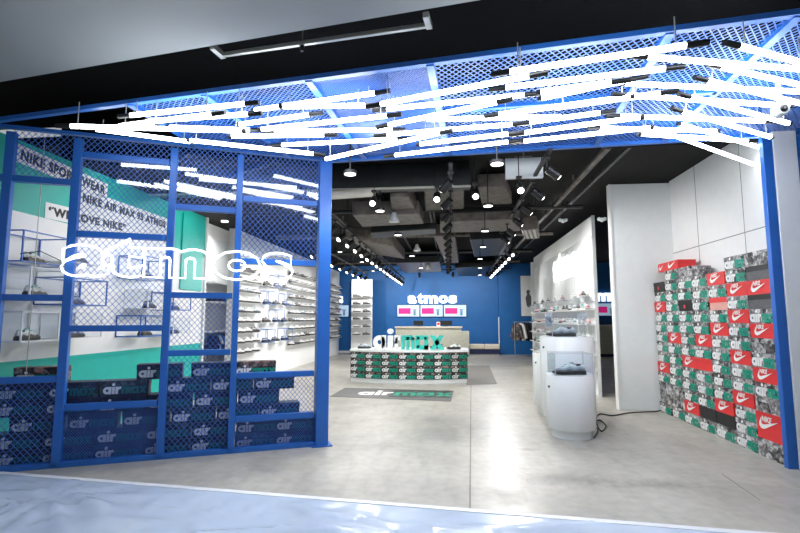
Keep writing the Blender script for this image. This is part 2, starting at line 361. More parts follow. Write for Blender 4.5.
# mall soffit and the black riser behind its edge
E0, E1 = atZ(0, 82, 3.3), atZ(480, 0, 3.3); ed = (E1 - E0).normalized()
p, q = E0 - ed * 4, E1 + ed * 6
b = MB(); b.hexa([(p.x - 1, -7, 3.3), (q.x + 1, -7, 3.3), (q.x, q.y, 3.3), (p.x, p.y, 3.3), (p.x - 1, -7, 3.38), (q.x + 1, -7, 3.38), (q.x, q.y, 3.38), (p.x, p.y, 3.38)]); struct(b.build('ceiling_soffit', M['soffit']))
b = MB(); n_ = Vector((-ed.y, ed.x, 0)) * .02
b.hexa([p + Vector((0,0,.08)), q + Vector((0,0,.08)), q + n_ + Vector((0,0,.08)), p + n_ + Vector((0,0,.08)), p + Vector((0,0,.6)), q + Vector((0,0,.6)), q + n_ + Vector((0,0,.6)), p + n_ + Vector((0,0,.6))]); struct(b.build('trim_2', M['black']))
# walls
Y0, YGAP0, YGAP1, YEND = 3.6, wl(206, 230).y, wl(235, 235).y, 18.1
b = MB()
b.box((XL - .12, Y0, 0), (XL, YGAP0, .895 + .0), 0)                     # teal foot
b.box((XL - .12, Y0, .895), (XL, YGAP0, 2.33), 1)
b.box((XL - .12, Y0, 2.33), (XL, YGAP0, ZT), 0)
struct(b.build('wall_left', [M['teal'], M['white']]))
b = MB(); b.box((XL - .12, YGAP1, 0), (XL, YEND, CAM_H + 1.70 * k)); struct(b.build('wall_left_shoe', M['white']))
b = MB(); b.box((-5.2, YGAP0 - .1, 0), (-5.1, YEND, CZ)); struct(b.build('wall_recess', M['white']))
b = MB(); b.box((-8, 3.5, 0), (XL - .12, 3.6, 3.75)); struct(b.build('wall_outer', M['black']))
b = MB(); b.box((XR, 4.9, 0), (XR + .15, 7.45, CZ)); wr = struct(b.build('wall_right', M['white']))
g = MB()
ys = atX(665, 257, XR - .004); ye = atX(766, 223, XR - .004)
g.box((XR - .003, 4.9, 2.24), (XR, 7.45, 2.25))
for u, v in ((696, 200), (741, 180)):
    y = atX(u, v, XR).y; g.box((XR - .003, y - .004, 1.9), (XR, y + .004, CZ))
struct(g.build('trim_3', mat('panel_gap', (.25, .26, .26), .7)))
b = MB(); b.box((2.40, 7.45, 0), (XR + .15, 7.53, CZ - .02)); struct(b.build('wall_return', M['grey_panel'], bevel=.004))
b = MB(); b.box((7.4, 7.45, 0), (7.5, 19.2, CZ)); struct(b.build('added_wall_bay', M['white']))  # side bay added so the mirror image can stand as solid things
b = MB(); b.box((XR + .15, 7.45, 0), (7.4, 7.53, CZ)); struct(b.build('wall_bay_front', M['white']))
b = MB(); b.box((-6.5, 18.6, 0), (1.78, 18.75, CZ)); struct(b.build('wall_back', M['blue_wall']))
b = MB(); b.box((1.78, 18.3, 0), (7.5, 18.75, CZ)); struct(b.build('wall_back_step', M['blue_wall']))
b = MB(); b.box((1.745, 18.25, .1), (1.78, 18.30, 1.35)); struct(b.build('trim_4', M['white']))
b = MB(); b.box((-6.5, 18.59, 0), (1.78, 18.6, .08)); struct(b.build('baseboard_back', M['white']))
b = MB(); b.box((2.38, 7.43, 0), (2.40, 7.55, CZ - .02)); struct(b.build('trim_5', M['white']))
# beam inside the entrance
b = MB(); b.box((-4.1, 6.2, 3.0), (.28, 6.44, CZ)); struct(b.build('beam', M['duct_dark'], bevel=.01))
b = MB(); b.box((-4.1, 6.17, 2.985), (.28, 6.23, 3.0)); struct(b.build('trim_6', M['alu']))

# ------------------------------------------------------------------ expanded metal
def clip(p, q, poly):
    t0, t1 = 0.0, 1.0; dx, dy = q[0] - p[0], q[1] - p[1]
    for (ax, ay), (bx, by) in zip(poly, poly[1:] + poly[:1]):
        nx, ny = -(by - ay), bx - ax
        d = nx * dx + ny * dy; c = nx * (p[0] - ax) + ny * (p[1] - ay)
        if abs(d) < 1e-12:
            if c < 0: return None
            continue
        t = -c / d
        if d > 0: t0 = max(t0, t)
        else: t1 = min(t1, t)
        if t0 >= t1: return None
    return (p[0] + dx*t0, p[1] + dy*t0), (p[0] + dx*t1, p[1] + dy*t1)
def lattice(poly, w, h, strand, thick, place, up):
    """diamond mesh clipped to a convex counter-clockwise polygon"""
    mb = MB(); xs = [p[0] for p in poly]; ys = [p[1] for p in poly]
    x0, x1, y0, y1 = min(xs), max(xs), min(ys), max(ys)
    for r in range(int((y1 - y0) / h) + 3):
        base = y0 + (r - .5) * h; fl = 1 if r % 2 else -1
        for i in range(int((x1 - x0) / (w / 2)) + 2):
            a = (x0 + i * w / 2, base + h / 2 * (fl if i % 2 else -fl)); c = (x0 + (i + 1) * w / 2, base + h / 2 * (-fl if i % 2 else fl))
            s = clip(a, c, poly)
            if s: mb.bar(place(*s[0]), place(*s[1]), strand, thick, up, 0, False)
    return mb

# ------------------------------------------------------------------ blue storefront screen (left)
scr = empty('mesh_screen', A0, SROT, 'tall blue steel frame screen of mesh panels standing diagonally left of the entrance', 'screen')
def rect(s0, s1, z0, z1): return [(s0, z0), (s1, z0), (s1, z1), (s0, z1)]
posts = [(-.12, .07), (.405, .07), (1.23, .065), (1.855, .06)]
for s, w in posts:
    b = MB(); b.box((s - w/2, -.04, 0), (s + w/2, .04, ZC - .05)); b.build('post', M['blue'], scr, bevel=.004)
b = MB(); b.box((2.67, -.07, 0), (2.80, .09, ZC - .03)); b.build('corner_post', M['blue'], scr, bevel=.005)
b = MB(); b.box((2.63, -.09, 0), (2.84, .11, .012)); b.build('base_plate', M['blue'], scr)
rails = [(-.24, .40, 2.555), (-.24, .40, 1.485), (-.24, .40, .765), (.41, 1.22, 2.83), (.41, 1.22, 2.08), (.41, 1.22, 1.21), (.41, 1.22, .51),
         (1.23, 1.85, 2.395), (1.23, 1.85, 1.525), (1.23, 1.85, .97), (1.86, 2.68, 2.525), (1.86, 2.68, 1.88), (1.86, 2.68, .735), (1.86, 2.68, .315)]
for s0, s1, z in rails:
    b = MB(); b.box((s0 + .03, -.035, z - .028), (s1 - .03, .035, z + .028)); b.build('rail', M['blue'], scr, bevel=.003)
b = MB(); b.box((-.2, -.04, 0), (2.7, .04, .045)); b.build('sill_rail', M['blue'], scr, bevel=.003)
mesh_panels = [(-.12, .405, 2.555, 3.01, .05), (-.12, .405, .03, .765, .05), (.405, 1.23, 2.08, 3.01, .05), (.405, 1.23, 1.21, 2.08, .055),
               (1.23, 1.855, 2.395, 3.01, .05), (1.23, 1.855, .97, 1.525, .05), (1.23, 1.855, .03, .97, .05),
               (1.855, 2.68, 2.525, 3.01, .05), (1.855, 2.68, 1.88, 2.525, .055), (1.855, 2.68, .315, .735, .045), (.405, 1.23, .03, .51, .022), (1.855, 2.68, .03, .315, .022)]
for s0, s1, z0, z1, w in mesh_panels:
    st = .0052 if z0 > 1.7 else .0042
    if w < .03: st = .0022
    lattice(rect(s0, s1, z0, z1), w, w * .58, st, .003, lambda x, y: (x, .005, y), (0, 1, 0)).build('mesh_panel', M['blue_mesh'], scr)
for s0, s1, z0, z1 in ((.44, 1.20, 2.10, 2.82), (1.265, 1.82, 2.42, 2.94), (1.885, 2.66, 2.55, 2.94), (1.885, 2.66, 1.91, 2.50)):
    b = MB(); b.box((s0, -.022, z0), (s1, -.016, z1)); b.build('glass_pane', M['pane'], scr)
b = MB(); b.cyl((.12, .03, .8), (.12, .03, 2.95), .004, n=6); b.build('hanging_wire', M['alu'], scr)

# ------------------------------------------------------------------ neon sign
neon = empty('neon_sign', onscr(1.38, -.10, 1.60), SROT, 'glowing white neon outline sign reading atmos on the blue screen', 'sign')
nl = text_mesh('tmp', 'atmos', M['neon'], width=2.03, height=.36, bold=.045, space=1.06)
bm = bmesh.new(); bm.from_mesh(nl); bmesh.ops.remove_doubles(bm, verts=bm.verts, dist=1e-4)
edges = [e for e in bm.edges if len(e.link_faces) == 1]
adj = {}
for e in edges:
    a_, b_ = e.verts; adj.setdefault(a_, []).append(b_); adj.setdefault(b_, []).append(a_)
loops = []; seen = set()
for v in adj:
    if v in seen: continue
    lp = [v]; seen.add(v); cur = v
    while True:
        nx = [w for w in adj[cur] if w not in seen]
        if not nx: break
        cur = nx[0]; seen.add(cur); lp.append(cur)
    if len(lp) > 5: loops.append([(w.co.x, w.co.y) for w in lp])
bm.free()
loops.sort(key=lambda l: sum(p[0] for p in l) / len(l))
groups = []
for l in loops:
    xs = [p[0] for p in l]
    for g_ in groups:
        if min(xs) >= g_[0] - .01 and max(xs) <= g_[1] + .01: g_[2].append(l); break
        if min(xs) <= g_[0] and max(xs) >= g_[1]: g_[0], g_[1] = min(xs), max(xs); g_[2].append(l); break
    else: groups.append([min(xs), max(xs), [l]])
for g_ in groups:
    b = MB()
    for l in g_[2]: b.tube([(x - 1.015, -.01, y + .08) for x, y in l + l[:2]], .0105, 6)
    b.build('letter', M['neon'], neon)
b = MB(); b.box((-.62, .03, -.03), (.42, .036, .47)); b.build('acrylic_backing', M['acrylic'], neon)
for x in (-.95, -.15, .47, 1.0):
    b = MB(); b.cyl((x, -.005, .26), (x, .07, .26), .008, n=6); b.build('standoff', M['alu'], neon)
b = MB(); b.tube([(-1.0, .04, .2), (-1.2, .05, .3), (-1.35, .05, .27)], .004, 5); b.build('power_lead', M['rubber'], neon)

# ------------------------------------------------------------------ canopy
BK = [Vector((-4.6, 3.62, ZC)), Vector((A0.x, A0.y, ZC)), Vector((B0.x, B0.y, ZC)), Vector((PR.x + .1, PR.y, ZC)), Vector((5.5, 4.55, ZC))]
def hit_back(p, d):
    best = None
    for a, c in zip(BK, BK[1:]):
        e = c - a; den = d.x * e.y - d.y * e.x
        if abs(den) < 1e-9: continue
        t = ((a.x - p.x) * e.y - (a.y - p.y) * e.x) / den; s = ((a.x - p.x) * d.y - (a.y - p.y) * d.x) / den
        if t > .05 and -1e-6 <= s <= 1 + 1e-6 and (best is None or t < best): best = t
    return p + d * best if best else None
can = empty('canopy', (0, 0, 0), 0, 'blue steel canopy of expanded metal panels overhead across the entrance', 'canopy')
bl = [((132, 104), (155, 118)), ((207, 95), (222, 106)), ((311, 82), (350, 137)), ((431, 66), (445, 137)), ((670, 31), (620, 107)), ((795, 17), (695, 110))]
beams = []
for (u0, v0), (u1, v1) in bl:
    p, q = atZ(u0, v0, ZC), atZ(u1, v1, ZC); d = (q - p).normalized()
    t = ((FL.x - p.x) * FDIR.y - (FL.y - p.y) * FDIR.x) / (d.x * FDIR.y - d.y * FDIR.x)
    f = p + d * t; beams.append((f, hit_back(f, d)))
beams = [(front(-1.2), BK[0].copy())] + beams + [(front(7.6), BK[-1].copy())]
for f, k_ in beams[1:-1]:
    b = MB(); b.bar(f, k_, .055, .05); b.build('beam', M['blue'], can)
b = MB(); b.bar(beams[0][0], beams[-1][0], .045, .035); b.build('front_beam', M['blue'], can)
for a_, c_ in zip(BK[:-1], BK[1:]):
    b = MB(); b.bar(a_, c_, .05, .03 if a_.x < -1.4 else .06); b.build('back_beam', M['blue'], can)
p, q = atZ(440, 110, ZC), atZ(720, 90, ZC); dm = (q - p).normalized()
def xline(p, d, a, c):
    e = c - a; t = ((a.x - p.x) * e.y - (a.y - p.y) * e.x) / (d.x * e.y - d.y * e.x); return p + d * t
b = MB(); b.bar(xline(p, dm, *beams[4]), xline(p, dm, *beams[6]), .045, .05); b.build('cross_beam', M['blue'], can)
for i, ((f0, k0), (f1, k1)) in enumerate(zip(beams, beams[1:])):
    mids = [v for v in BK[1:-1] if min(k0.x, k1.x) + .02 < v.x < max(k0.x, k1.x) - .02]
    poly = [(v.x, v.y) for v in [f0, f1, k1] + sorted(mids, key=lambda v: -v.x) + [k0]]
    w = (.045, .048, .04, .02, .05, .046, .046, .046)[i]; st = (.0045, .005, .0042, .0033, .0062, .0066, .0066, .0066)[i]
    lattice(poly, w, w * .62, st, .004, lambda x, y: (x, y, ZC), (0, 0, 1)).build('mesh_panel', M['blue_mesh'], can)

# right post, white column, dome camera, side mesh
rp = MB(); rp.box((-.075, -.05, 0), (.010, .01, ZC - .04)); tag(rp.build('blue_post', M['blue'], None, (PR.x, PR.y, 0), bevel=.005), 'blue steel post at the right side of the entrance beside the white column', 'post')
b = MB(); b.box((2.992, 4.715, 0), (3.20, 4.835, 3.34)); struct(b.build('column', M['white'], bevel=.01))
rs = empty('side_mesh_screen', (3.21, 4.74, 0), R(-6), 'blue mesh screen at the far right edge beyond the white column', 'screen')
b = MB(); b.box((0, -.03, 0), (.06, .03, ZC - .05)); b.build('post', M['blue'], rs)
b = MB(); b.box((.06, -.03, 1.1), (1.4, .03, 1.16)); b.build('rail', M['blue'], rs)
lattice(rect(.06, 1.4, .05, ZC - .06), .055, .034, .006, .003, lambda x, y: (x, 0, y), (0, 1, 0)).build('mesh_panel', M['blue_mesh'], rs)
cp = atZ(784, 108, 2.79)
cc = empty('dome_camera', cp, 0, 'small white dome camera with dark lens hanging under the canopy above the white column', 'camera'); cc.scale = (.8, .8, .8)
b = MB(); b.cyl((0, .05, .03), (0, .05, (ZC - 2.79) / .8), .02, n=10); b.build('mount', M['gloss_white'], cc)
b = MB(); b.cyl((0, .09, 0), (0, .0, 0), .06, .05, 20); b.build('housing', M['gloss_white'], cc)
b = MB(); b.cyl((0, .0, 0), (0, -.015, 0), .034, .02, 16); b.build('lens', M['black_metal'], cc)
b = MB(); b.cyl((0, -.015, 0), (0, -.017, 0), .012, .012, 10); b.build('lens_glass', M['alu'], cc)

# ------------------------------------------------------------------ light tubes under the canopy (lit ends; which ends show black caps)
TUBES = [(71,126,242,131,'L'),(131,115,245,104,'LR'),(120,126,212,114,'R'),(96,129,190,142,'L'),(150,121,248,114,'R'),(170,127,250,130,'R'),(190,140,313,154,'R'),
 (255,110,375,93,'R'),(283,106,365,106,'R'),(381,104,529,76,'LR'),(240,124,309,115,'R'),(262,129,387,116,'R'),(387,109,524,95,'LR'),(389,125,497,102,'LR'),
 (275,131,392,130,'LR'),(232,136,324,135,'R'),(282,145,397,139,'LR'),(387,135,512,124,'LR'),(326,159,440,133,'R'),(395,155,508,142,'LR'),
 (510,72,686,45,'LR'),(506,87,665,69,'LR'),(541,92,611,82,'R'),(542,98,630,80,'R'),(499,114,630,97,'L'),(427,119,561,117,'LR'),(530,122,600,113,'LR'),(525,133,640,117,'L'),
 (524,141,650,128,'L'),(420,144,508,134,'R'),(647,57,800,69,'L'),(739,46,806,64,'L'),(720,67,806,86,'L'),(707,80,806,105,'L'),(625,83,800,92,''),(627,95,788,106,'L'),
 (690,97,788,123,'L'),(620,116,764,121,'LR'),(682,111,770,137,'L'),(650,127,772,171,''),(641,134,747,141,''),(680,124,772,151,''),(556,108,660,93,'R'),(600,128,716,131,'L')]
tinfo = []
for i, (u0, v0, u1, v1, caps) in enumerate(TUBES):
    z = 2.81 + .14 * ((i * 5) % 9) / 8
    p, q = atZ(u0, v0, z), atZ(u1, v1, z + random.uniform(-.006, .006)); tinfo.append((p, q, caps))
rank = {}
zones = ['far left', 'left', 'middle', 'right', 'far right']
for i, (p, q, c) in enumerate(tinfo):
    mx = (p.x + q.x) / 2; zi = 0 if mx < -1.6 else 1 if mx < -.6 else 2 if mx < .35 else 3 if mx < 1.2 else 4
    rank.setdefault(zi, []).append(((p.y + q.y) / 2 + .154 * mx, i))
tlabel = {}
for zi, l in rank.items():
    for n, (_, i) in enumerate(sorted(l)): tlabel[i] = 'glowing white light tube under the canopy, %s from the front in the %s stretch' % (th(n), zones[zi])
for i, (p, q, caps) in enumerate(tinfo):
    d = (q - p); L = d.length; e = empty('light_tube', (p + q) / 2, math.atan2(d.y, d.x), tlabel[i], 'light tube', 'light tubes under the canopy')
    b = MB(); b.cyl((-L/2, 0, 0), (L/2, 0, 0), .0178, n=10); b.build('tube', M['tube'], e)
    for s, ch in ((-1, 'L'), (1, 'R')):
        ln = .115 if ch in caps else .03
        b = MB(); b.cyl((s * L/2, 0, 0), (s * (L/2 + ln), 0, 0), .0185, n=10); b.build('end_cap', M['black_metal'], e)
        x = s * (L/2 - .05)
        b = MB(); b.cyl((x, 0, .02), (x, 0, ZC - p.z - .02), .004, n=6); b.build('hanger', M['alu'], e)

# soffit curtain track
t0, t1 = atZ(222, 55, 3.3), atZ(429, 25, 3.3)
e = empty('ceiling_track', (t0 + t1) / 2, math.atan2((t1 - t0).y, (t1 - t0).x), 'pale metal track hanging along the edge of the grey soffit', 'track')
L = (t1 - t0).length
b = MB(); b.box((-L/2, -.013, -.015), (L/2, .013, .015)); b.build('bar', M['alu'], e)
for s in (-1, 1):
    b = MB(); b.box((s*L/2 - .02, -.12, -.02), (s*L/2 + .02, .02, .02)); b.build('end_bracket', M['alu'], e)
b = MB(); b.cyl((-.14, 0, -.02), (-.14, .01, .45), .006, n=6); b.build('hanger', M['alu'], e)
b = MB(); b.cyl((-.14, 0, -.02), (-.14, 0, -.06), .02, .012, n=8); b.build('clamp', M['black_metal'], e)

# ------------------------------------------------------------------ shoe boxes
BW, BH, BD = .362, .1385, .24
def box_body(w, h, d, lid=.045, body='print', lidm=None):
    b = MB(); b.box((-w/2 + .003, .003, 0), (w/2 - .003, d - .003, h - lid + .004)); body_me = b.mesh('box_body', M[body])
    b = MB(); b.box((-w/2, 0, h - lid), (w/2, d, h - .001)); lid_me = b.mesh('box_lid', M[lidm or body]); return body_me, lid_me
def lettering_airmax(w, h, white, green, airh=.060):
    b = MB(); x = glyphs(b, 'air', -w/2 + .012, .012, airh, .08, 0, -.0015); 
    glyphs(b, 'mAx', x + .004, .010, airh * 1.02, .05, 1, -.0015, sx=(w/2 - x - .012) / (airh * 3.75))
    return b.mesh('air_max_lettering', [white, green])
def nike_mark(w, h, m):
    b = MB(); sw = w * .62
    b.face([(-w*.30 + x * sw, -.0015, .022 + z * sw * .9) for x, z in SWOOSH]); return b.mesh('swoosh', m)
nike_txt = text_mesh('brand_word', 'NIKE', M['ink_white'], width=.12, height=.042, bold=.03, shear=.25)
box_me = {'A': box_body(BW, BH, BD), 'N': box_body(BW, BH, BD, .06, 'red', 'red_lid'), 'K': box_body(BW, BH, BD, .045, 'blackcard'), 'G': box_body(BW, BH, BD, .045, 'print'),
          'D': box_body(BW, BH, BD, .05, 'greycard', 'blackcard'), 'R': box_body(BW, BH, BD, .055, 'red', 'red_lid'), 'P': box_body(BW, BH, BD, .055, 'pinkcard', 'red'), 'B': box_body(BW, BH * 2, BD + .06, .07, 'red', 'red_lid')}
let_me = lettering_airmax(BW, BH, M['ink_white'], M['ink_green'], .080)
sw_me = nike_mark(BW, BH, M['ink_white'])
dot = MB(); dot.prism(arc(-.02, .055, .026, 0, 345, 14), -.0015, -.0015); dot_me = dot.mesh('red_mark', M['red'])
kind_txt = {'A': 'white and green lettered shoe box', 'N': 'red shoe box with white swoosh', 'K': 'plain black shoe box', 'G': 'grey printed shoe box', 'D': 'charcoal shoe box', 'R': 'plain red shoe box', 'P': 'pink shoe box with red lid', 'B': 'large red shoe box with white swoosh', 'O': 'black shoe box with red dot'}
def shoe_box(kind, loc, rz, label, group):
    e = empty('shoe_box', loc, rz, label, 'shoe box', group)
    km = box_me['K' if kind == 'O' else kind]
    link('box_body', km[0], e); link('lid', km[1], e)
    if kind == 'A': link('lettering', let_me, e)
    if kind == 'O': link('red_mark', dot_me, e)
    if kind in 'NB':
        s = 1.0 if kind == 'N' else 1.25
        o = link('swoosh', sw_me, e, (0, -.001, 0 if kind == 'N' else .09)); o.scale = (s, 1, s)
        o = link('brand_lettering', nike_txt, e, (-.075 * s, -.0025, .086 if kind == 'N' else .19), FACE_F); o.scale = (s, s, 1)
    if kind == 'B':
        b = MB(); b.box((-BW/2, -.002, .0), (BW/2, 0, .03)); b.build('striped_edge', M['print'], e)
    return e
# columns from the blue post inwards, bottom to top
COLS = ['GBGANAGNADNDG', 'AAANAANAANANAA', 'AKNAAAAANAPAN', 'AKAAARANAAAAA', 'ANAAANAAAAOAAG', 'AGGAAAANAAAAAA', 'AGGANAAAAANAO']
XF = 2.94
for ci, col in enumerate(COLS):
    yc = 4.84 + BW/2 + ci * (BW + .009); z = 0
    for ri, ch in enumerate(col):
        jy = random.uniform(-.02, .02) if 0 < ri else 0; jx = random.uniform(-.004, .012)
        lab = '%s, %s up in %s column from the right post' % (kind_txt[ch], th(ri), th(ci))
        shoe_box(ch, (XF + jx, yc + jy * .3, z), R(-90), lab, 'shoe boxes stacked along the right wall')
        z += BH * (2 if ch == 'B' else 1) + .0008
# long red box across the top of the fifth and sixth columns
zt = (len(COLS[5])) * (BH + .0008) + .001
e = empty('shoe_box', (XF + .02, 4.84 + 5.75 * .371, zt), R(-90), 'long red shoe box lying on top of the stack at its inner end', 'shoe box', 'shoe boxes stacked along the right wall')
b = MB(); b.box((-.30, 0, 0), (.30, .22, .07)); b.build('box_body', M['red'], e)
b = MB(); b.box((-.303, -.003, .06), (.303, .223, .115)); b.build('lid', M['red_lid'], e)
o = link('swoosh', sw_me, e, (.12, -.002, 0)); o = link('swoosh', sw_me, e, (-.2, -.002, 0)); o.scale = (.6, 1, .9)

# left stack behind the screen, blue shade painted into box and ink colours
LW, LH = .405, .143
lb = box_body(LW, LH, .17, .05, 'print_navy_shade'); lg = box_body(LW, LH, .17, .05, 'print_dark'); lgreen = lettering_airmax(LW, LH, M['ink_white'], M['ink_green'], .066)
b = MB(); x = glyphs(b, 'air', -LW/2 + .02, .02, .068, .07, 0, -.0015); glyphs(b, 'mAx', x + .006, .02, .066, .05, 1, -.0015, sx=.85); llet = b.mesh('air_max_lettering', [M['ink_white_shaded'], M['ink_green_shaded']])
rows = [[-.12, .25, .66, 1.07, 1.48, 1.89, 2.29 - .01], [-.14, .26, .67, 1.08, 1.49, 1.90, 2.29 - .01], [.0, .44, .88, 1.30, 1.71, 2.12],
        [-.15, .255, .665, 1.08, 1.50, 1.91], [-.14, .265, .69, 1.24, 1.65, 2.06], [.0, .98, 1.76 - .3, 1.87]]
for ri, row in enumerate(rows):
    for bi, s in enumerate(row):
        spec = ri == 5
        lab = 'shoe box tinted navy for shade behind blue screen, %s row up, %s from left' % (th(ri), th(bi))
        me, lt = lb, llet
        if ri == 5 and bi == 3: lab = 'green lettered dark shoe box topmost at the right of the screened stack'; me, lt = lg, lgreen
        if ri == 5 and bi == 0: lab = 'black and white lettered shoe box topmost at the left of the screened stack'; me, lt = lg, lgreen
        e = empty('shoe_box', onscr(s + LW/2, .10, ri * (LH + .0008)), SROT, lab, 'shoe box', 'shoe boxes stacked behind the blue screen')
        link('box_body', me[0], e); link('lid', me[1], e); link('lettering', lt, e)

# ------------------------------------------------------------------ sneakers
def sneaker_meshes(n=14, m=12):
    T = [0, .03, .09, .18, .28, .38, .46, .56, .66, .76, .85, .92, .97, 1.0]
    Ht = [.062, .096, .102, .090, .087, .114, .109, .092, .076, .064, .056, .049, .041, .029]
    Wd = [.014, .026, .033, .034, .033, .034, .036, .040, .044, .046, .044, .037, .027, .012]
    Lh = .29; up = MB(); rings = []
    for t, h, w in zip(T, Ht, Wd):
        bse = len(up.v); x = (t - .5) * Lh
        for k_ in range(m + 1):
            a = math.pi * k_ / m; c, s = math.cos(a), math.sin(a)
            narrow = 1 - .38 * s ** 2 * (1 if t < .6 else .3)
            up.v.append((x, w * (abs(c) ** .7) * (1 if c >= 0 else -1) * narrow, .02 + (h - .02) * s ** .8))
        rings.append(bse)
    for A, B in zip(rings, rings[1:]):
        for k_ in range(m): up.f.append((A+k_, A+k_+1, B+k_+1, B+k_)); up.m.append(0); up.sm.append(True)
    up.f.append(tuple(rings[0] + i for i in range(m + 1))); up.m.append(0); up.sm.append(False)
    so = MB()
    ol = [((t - .5) * Lh * 1.03, (w + .005)) for t, w in zip(T, Wd)]; ring = ol + [(x, -w) for x, w in ol[::-1]]
    N_ = len(ring); bse = len(so.v)
    prof = lambda x: .036 if x < -.03 else .026 + .010 * max(0, -x) / .03 * 0 
    so.v += [(x, y, .002 + (.012 * max(0, (x - .09) / .06))) for x, y in ring] + [(x, y, prof(x) + (.006 * max(0, (x - .09) / .06))) for x, y in ring]
    for i in range(N_):
        j_ = (i + 1) % N_; so.f.append((bse+i, bse+j_, bse+N_+j_, bse+N_+i)); so.m.append(0); so.sm.append(False)
    so.f.append(tuple(bse + i for i in range(N_))[::-1]); so.m.append(0); so.sm.append(False)
    so.f.append(tuple(bse + N_ + i for i in range(N_))); so.m.append(0); so.sm.append(False)
    co = MB(); co.lathe([(.001, .004), (.6, .004), (1, 0), (1, -.02)], 16, (-.082, 0, .0915), 0, .040, .017)
    la = MB()
    for t in (.44, .52, .60, .68):
        i = min(range(len(T)), key=lambda q: abs(T[q] - t)); x = (t - .5) * Lh; h = Ht[i] + .003
        la.bar((x, -.02, h - .006), (x, .02, h - .006), .008, .006); la.bar((x + .01, -.02, h - .008), (x - .004, .02, h - .006), .006, .005)
    return up, so, co, la
UP, SO, CO, LA = sneaker_meshes()
shoe_me = {}
def sneaker(kind, loc, rz, label, group, sole='sole_black', lace='lace', name='sneaker'):
    key = (kind, sole)
    if key not in shoe_me: shoe_me[key] = (UP.mesh('upper', M[kind]), SO.mesh('sole', M[sole]), CO.mesh('collar', M['lining']), LA.mesh('laces', M[lace]))
    e = empty(name, loc, rz, label, 'sneaker', group); a = shoe_me[key]
    link('upper', a[0], e); link('sole', a[1], e); link('collar', a[2], e); link('laces', a[3], e); return e
small_me = {}
def small_shoe(kind, loc, rz, label, group, sole='sole_black', sc=1.0):
    key = (kind, sole)
    if key not in small_me:
        b = MB(); 
        for src, mi in ((UP, 0), (SO, 1), (CO, 2)):
            o_ = len(b.v); b.v += src.v; b.f += [tuple(i + o_ for i in f) for f in src.f]; b.m += [mi] * len(src.f); b.sm += src.sm
        small_me[key] = b.mesh('sneaker', [M[kind], M[sole], M['lining']])
    o = link('sneaker', small_me[key], None, loc, (0, 0, rz)); o.scale = (sc, sc, sc)
    return tag(o, label, 'sneaker', group)

# near left wall: lettering, cubes
def sticker(name, y0, y1, z0, z1, txt, label, th_=.6):
    e = empty(name, (XL + .002, y0, z0), 0, label, 'wall lettering')
    b = MB(); b.box((0, 0, 0), (.003, y1 - y0, z1 - z0)); b.build('strip', M['white'], e)
    me = text_mesh('lettering', txt, M['ink_black'], width=(y1 - y0) * .94, height=(z1 - z0) * th_, bold=.055, space=1.12)
    link('lettering', me, e, (.0045, (y1 - y0) * .03, (z1 - z0) * (1 - th_) / 2), FACE_L); return e
a1 = sticker('wall_lettering', 4.18, 5.44, 2.805, 2.985, 'NIKE SPORTSWEAR', 'white strip reading NIKE SPORTSWEAR high on the teal band of the wall', .62); a1.rotation_euler = (R(-2.5), 0, 0)
a2 = sticker('wall_lettering', 5.0, 6.74, 2.565, 2.77, 'NIKE AIR MAX 95 ATMOS', 'white strip reading NIKE AIR MAX 95 ATMOS below the topmost strip', .52)
a3 = sticker('wall_lettering', 4.56, 5.86, 2.33, 2.50, '“WE LOVE NIKE”', 'white strip reading WE LOVE NIKE lowest of the wall slogans', .6); a3.rotation_euler = (R(2.2), 0, 0)
b = MB(); b.box((XL, 4.95, 2.33), (XL + .0015, 6.9, 2.62)); struct(b.build('trim_9', M['white']))
b = MB(); b.box((XL, YGAP0 - .75, 1.75), (XL + .02, YGAP0 - .10, 2.95)); struct(b.build('trim_7', M['teal']))
b = MB(); b.box((XL - .13, YGAP0 - .02, 0), (XL + .03, YGAP0 + .03, ZT)); struct(b.build('trim_8', M['grey_panel']))
def wire_cube(y0, y1, z0, z1, label, m='blue', d=.33, r=.006):
    e = empty('shoe_display_cube', (XL, (y0 + y1) / 2, z0), 0, label, 'display cube'); h = z1 - z0; w = (y1 - y0) / 2
    b = MB()
    for x in (.01, d):
        for y in (-w, w): b.bar((x, y, 0), (x, y, h), r * 2, r * 2)
        for z in (0, h): b.bar((x, -w, z), (x, w, z), r * 2, r * 2)
    for y in (-w, w):
        for z in (0, h): b.bar((.01, y, z), (d, y, z), r * 2, r * 2)
    b.build('frame', M[m], e)
    b = MB(); b.box((.012, -w + .008, -.005), (d - .004, w - .008, .005)); b.build('shelf', M['white'] if m != 'blue' else M['acrylic'], e)
    if m != 'blue':
        b = MB(); b.box((.012, -w + .008, .01), (d - .004, w - .008, h - .01)); b.build('acrylic_cover', M['acrylic'], e)
    return e
XS = XL + .2
def pos(u, v): return atX(u, v, XS)
near = [  # (u0,u1,v_bottom at left, height, kind, shoe, words)
 (8, 56, 264, .28, 'blue', 'shoe_green', 'top row nearest the street'),
 (62, 92, 263, .28, None, 'shoe_dark', 'top row second from the street'),
 (132, 161, 279, .27, 'blue', 'shoe_blue', 'top row furthest inside'),
 (16, 44, 297, .27, 'white', 'shoe_green', 'middle row nearest the street'),
 (51, 95, 305, .27, 'blue', 'shoe_blue', 'middle row second from the street'),
 (138, 160, 309, .24, 'white', 'shoe_dark', 'middle row third from the street'),
 (164, 182, 310, .24, 'blue', 'shoe_blue', 'middle row furthest inside'),
 (7, 45, 341, .27, 'white', 'shoe_green', 'bottom row nearest the street'),
 (57, 90, 338, .27, 'white', 'shoe_blue', 'bottom row second from the street'),
 (130, 158, 336, .26, 'blue', 'shoe_dark', 'bottom row third from the street'),
 (164, 181, 334, .25, 'white', 'shoe_blue', 'bottom row furthest inside')]
